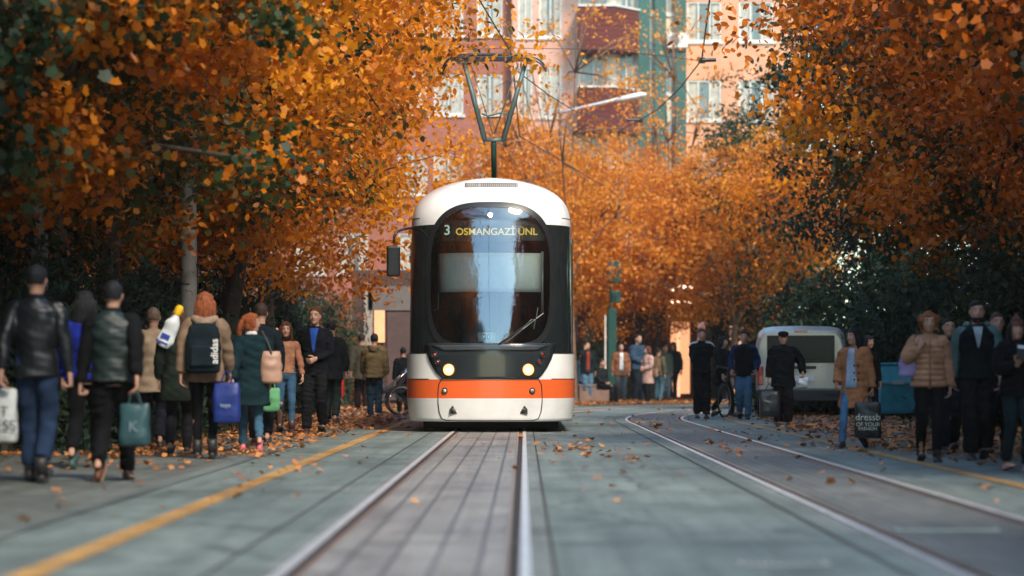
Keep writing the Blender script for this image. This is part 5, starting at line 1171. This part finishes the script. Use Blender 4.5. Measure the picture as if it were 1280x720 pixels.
for s in (-1, 1):
    slab('tail_light', s * .79 - .06, s * .79 + .06, .62, 1.0, -.045, m_tl, .05, .015); slab('rubber_pad', s * .62 - .12, s * .62 + .12, .44, .52, -.2, m_pl, .04, .01)
    for y in (.75, 3.45):
        w = MB(); w.tube([(s * .66, y, .31), (s * .86, y, .31)], .31, 28); wo = w.build('wheel', mat('tyre', (.02, .02, .02), .85), van, bevel=.02); r_ = MB(); r_.tube([(s * .855, y, .31), (s * .87, y, .31)], .19, 20); r_.build('rim', mat('rim_grey', (.35, .35, .35), .4, .7), wo)
    for (y0, y1) in ((.35, 1.35), (1.45, 2.3)): 
        sw_ = MB(); sw_.box((s * .885, (y0 + y1) / 2, 1.3), (.02, y1 - y0, .42)); sw_.build('side_window', m_vg, van, bevel=.01)
    mr = MB(); mr.box((s * 1.0, 2.55, 1.12), (.18, .1, .22)); mr.build('wing_mirror', m_pl, van, bevel=.03)
slab('rear_wiper', -.02, .38, 1.09, 1.11, -.09, m_pl, .02, 0)
MB().box((0, 2.0, .35), (1.5, 3.6, .12)).build('chassis', m_und, van)
# ------------------------------------------------------------------ blue container
d = 44; o = empty('blue_container', (at(1116, d), d, 0), math.radians(8), 'teal blue wheeled rubbish container with a sloping front on the right pavement', 'container')
m_bl = mat('container_blue', (.03, .25, .34), .45, var=.2)
mb = MB(); mb.prism([(-.28, .18), (-.38, .68), (-.20, 1.0), (.35, 1.0), (.35, .12), (-.25, .12)], -.33, .33, M=Matrix(((0, 0, 1, 0), (1, 0, 0, 0), (0, 1, 0, 0), (0, 0, 0, 1)))); mb.build('bin_body', m_bl, o, bevel=.02)
mb = MB(); mb.box((0, -.395, .68), (.72, .04, .05)); mb.build('rim', mat('rim_pale_blue', (.12, .26, .3), .5), o, bevel=.01)
mb = MB(); mb.box((0, .08, 1.025), (.7, .6, .05)); mb.build('lid', m_bl, o, bevel=.02); MB().box((-.02, -.42, .69), (.22, .015, .07)).build('label_plate', mat('plate_grey', (.35, .38, .38), .6), o)
for x in (-.26, .26):
    for y in (-.15, .25): MB().tube([(x - .03, y, .08), (x + .03, y, .08)], .08, 14).build('wheel', m_und, o)
# planters behind the left group
for (px, d, w, lb) in ((93, 30.5, .95, 'dark square planter behind the man in the leather jacket'), (155, 33, 1.1, 'dark planter behind the man in the beige coat'), (745, 71, 1.0, 'low brown planter bench at the far kerb right of the tram')):
    o = empty('planter', (at(px, d), d, 0), 0, lb, 'planter'); m_ = mat('planter_dark', (.02, .026, .024), .7) if px < 500 else mat('planter_brown', (.2, .12, .09), .8)
    h_ = .62 if px < 500 else .46
    mb = MB(); mb.box((0, 0, h_ / 2 + .03), (w, .55, h_)); mb.build('box', m_, o, bevel=.015); q = MB(); q.box((0, 0, h_ + .045), (w + .06, .61, .05)); q.build('rim', m_, o, bevel=.01); MB().box((0, 0, h_ + .075), (w - .1, .45, .02)).build('soil', mat('soil', (.03, .02, .015), 1), o)
    q = MB()
    for x in (-w / 2 + .08, w / 2 - .08): q.box((x, 0, .02), (.08, .45, .04))
    q.build('feet', m_und, o)
# ------------------------------------------------------------------ bicycle and pushchair
def wheel(o, x, y, r, name='wheel', spokes=14):
    mb = MB(); mb.tube([(x + r * math.cos(a), y, r + r * math.sin(a)) for a in np.linspace(0, 2 * PI, 37)], .018, 7, cap=False); w = mb.build(name, mat('tyre', (.02, .02, .02), .85), o, smooth=True)
    mb = MB(); mb.tube([(x + (r - .03) * math.cos(a), y, r + (r - .03) * math.sin(a)) for a in np.linspace(0, 2 * PI, 37)], .009, 6, cap=False); mb.build('rim', mat('rim_grey', (.35, .35, .35), .4, .7), w, smooth=True)
    mb = MB()
    for i in range(spokes): a = 2 * PI * i / spokes; mb.tube([(x, y, r), (x + (r - .03) * math.cos(a), y, r + (r - .03) * math.sin(a))], .002, 4)
    mb.tube([(x, y - .04, r), (x, y + .04, r)], .025, 8); mb.build('spokes', m_chr, w)
d = 48; o = empty('bicycle', (at(912, d) + .02, d - .9, 0), math.radians(62), 'dark bicycle pushed by the woman in the black coat', 'bicycle')
wheel(o, -.5, 0, .33); wheel(o, .52, 0, .33)
mb = MB(); A, B, C, D_ = (.52, 0, .33), (.1, 0, .3), (.0, 0, .78), (-.34, 0, .82)
for a, b in ((A, B), (A, C), (B, C), (B, D_), (C, D_), ((-.34, 0, .82), (-.37, 0, .72))): mb.tube([a, b], .016, 8)
mb.tube([(-.36, 0, .9), (-.36, 0, .72), (-.5, 0, .33)], .015, 8); mb.build('frame', mat('bike_frame', (.02, .03, .03), .4, .3), o, smooth=True)
mb = MB(); mb.tube([(-.22, -.28, .95), (-.32, -.24, 1.0), (-.36, 0, .95), (-.32, .24, 1.0), (-.22, .28, .95)], .013, 8, smooth=1); mb.tube([(-.36, 0, .95), (-.36, 0, .88)], .016, 8); mb.build('handlebar', m_bk, o, smooth=True)
mb = MB(); mb.tube([(.0, 0, .76), (-.02, 0, .9)], .013, 8); mb.tube([(.14, 0, .93), (.05, 0, .94), (-.13, 0, .93)], [.07, .06, .02], 8, flat=.4); mb.build('saddle', m_bk, o, smooth=True)
mb = MB(); mb.tube([(.1, -.05, .3), (.1, .05, .3)], .07, 16); mb.tube([(.1, .06, .3), (.2, .09, .18)], .012, 6); mb.tube([(.1, -.06, .3), (0, -.09, .42)], .012, 6); mb.build('crank', m_chr, o)
d = 49.5; o = empty('pushchair', (at(494, d), d, 0), math.radians(10), 'dark pushchair with a large wheel standing left of the tram', 'pushchair')
wheel(o, .12, -.2, .3); wheel(o, .12, .2, .3); wheel(o, -.4, 0, .12, spokes=8)
mb = MB(); mb.tube([(.12, -.2, .3), (-.15, -.2, .55), (.3, -.2, .98)], .014, 7); mb.tube([(.12, .2, .3), (-.15, .2, .55), (.3, .2, .98)], .014, 7); mb.tube([(.3, -.2, .98), (.3, .2, .98)], .018, 7); mb.tube([(-.4, 0, .12), (-.1, -.2, .4)], .012, 6); mb.tube([(-.4, 0, .12), (-.1, .2, .4)], .012, 6); mb.build('frame', m_chr, o, smooth=True)
mb = MB(); mb.box((-.1, 0, .5), (.5, .36, .12)); mb.box((.12, 0, .7), (.1, .36, .45), rot=Matrix.Rotation(.4, 3, 'Y')); mb.build('seat', mat('pushchair_cloth', (.03, .03, .05), .8), o, bevel=.04)
# ------------------------------------------------------------------ light, air, camera
w = bpy.data.worlds.new('World'); sc.world = w; w.use_nodes = True; nt = w.node_tree; nt.nodes.clear()
ow = nt.nodes.new('ShaderNodeOutputWorld'); bg = nt.nodes.new('ShaderNodeBackground'); sk = nt.nodes.new('ShaderNodeTexSky'); sk.sky_type = 'NISHITA'; sk.sun_disc = False
SE, SA = math.radians(44), math.radians(155)      # azimuth measured from +Y towards +X
sk.sun_elevation = SE; sk.sun_rotation = SA; sk.air_density = 1.2; sk.dust_density = .6; sk.ozone_density = 2.0
bg.inputs[1].default_value = .15; tint = mix(nt, 1, sk.outputs[0], (.84, 1, .95), 'MULTIPLY'); nt.links.new(tint, bg.inputs[0]); nt.links.new(bg.outputs[0], ow.inputs[0])
L = bpy.data.lights.new('sun', 'SUN'); L.energy = 2.1; L.angle = math.radians(13); L.color = (1, .86, .7)
lo = bpy.data.objects.new('sun', L); col.objects.link(lo)
sd = Vector((math.sin(SA) * math.cos(SE), math.cos(SA) * math.cos(SE), math.sin(SE)))
lo.rotation_euler = sd.to_track_quat('Z', 'Y').to_euler()
HAZE = .0005
if HAZE:
    hb = MB(); hb.box((0, 40, 15), (160, 200, 34)); ho = hb.build('haze', None); ho.data.materials.clear()
    hm, hn, hout = newmat('haze_air'); pv = hn.nodes.new('ShaderNodeVolumePrincipled'); pv.inputs['Density'].default_value = HAZE; pv.inputs['Color'].default_value = (1, .9, .8, 1); pv.inputs['Anisotropy'].default_value = .3
    hn.links.new(pv.outputs[0], hout.inputs['Volume']); ho.data.materials.append(hm); ho['kind'] = 'stuff'
cam = bpy.data.cameras.new('Camera'); co = bpy.data.objects.new('Camera', cam); col.objects.link(co); sc.camera = co
cam.sensor_width = 36; cam.lens = F / 1280 * 36; co.location = (0, 0, CAMZ); co.rotation_euler = (PI / 2, 0, 0)
cam.shift_x = -15 / 1280; cam.shift_y = 107 / 1280; cam.clip_end = 2000; cam.clip_start = .1
cam.dof.use_dof = True; cam.dof.focus_distance = 34.6; cam.dof.aperture_fstop = 1.35
sc.view_settings.view_transform = 'Standard'; sc.view_settings.look = 'None'; sc.view_settings.gamma = 1; sc.view_settings.exposure = 1.38
sc.cycles.use_denoising = True; sc.cycles.max_bounces = 5; sc.cycles.diffuse_bounces = 2; sc.cycles.glossy_bounces = 3; sc.cycles.transmission_bounces = 3; sc.cycles.transparent_max_bounces = 6; sc.cycles.volume_bounces = 0
sc.cycles.use_adaptive_sampling = True; sc.cycles.adaptive_threshold = .02; sc.cycles.sample_clamp_indirect = 6
try: sc.cycles.denoiser = 'OPENIMAGEDENOISE'
except Exception: pass
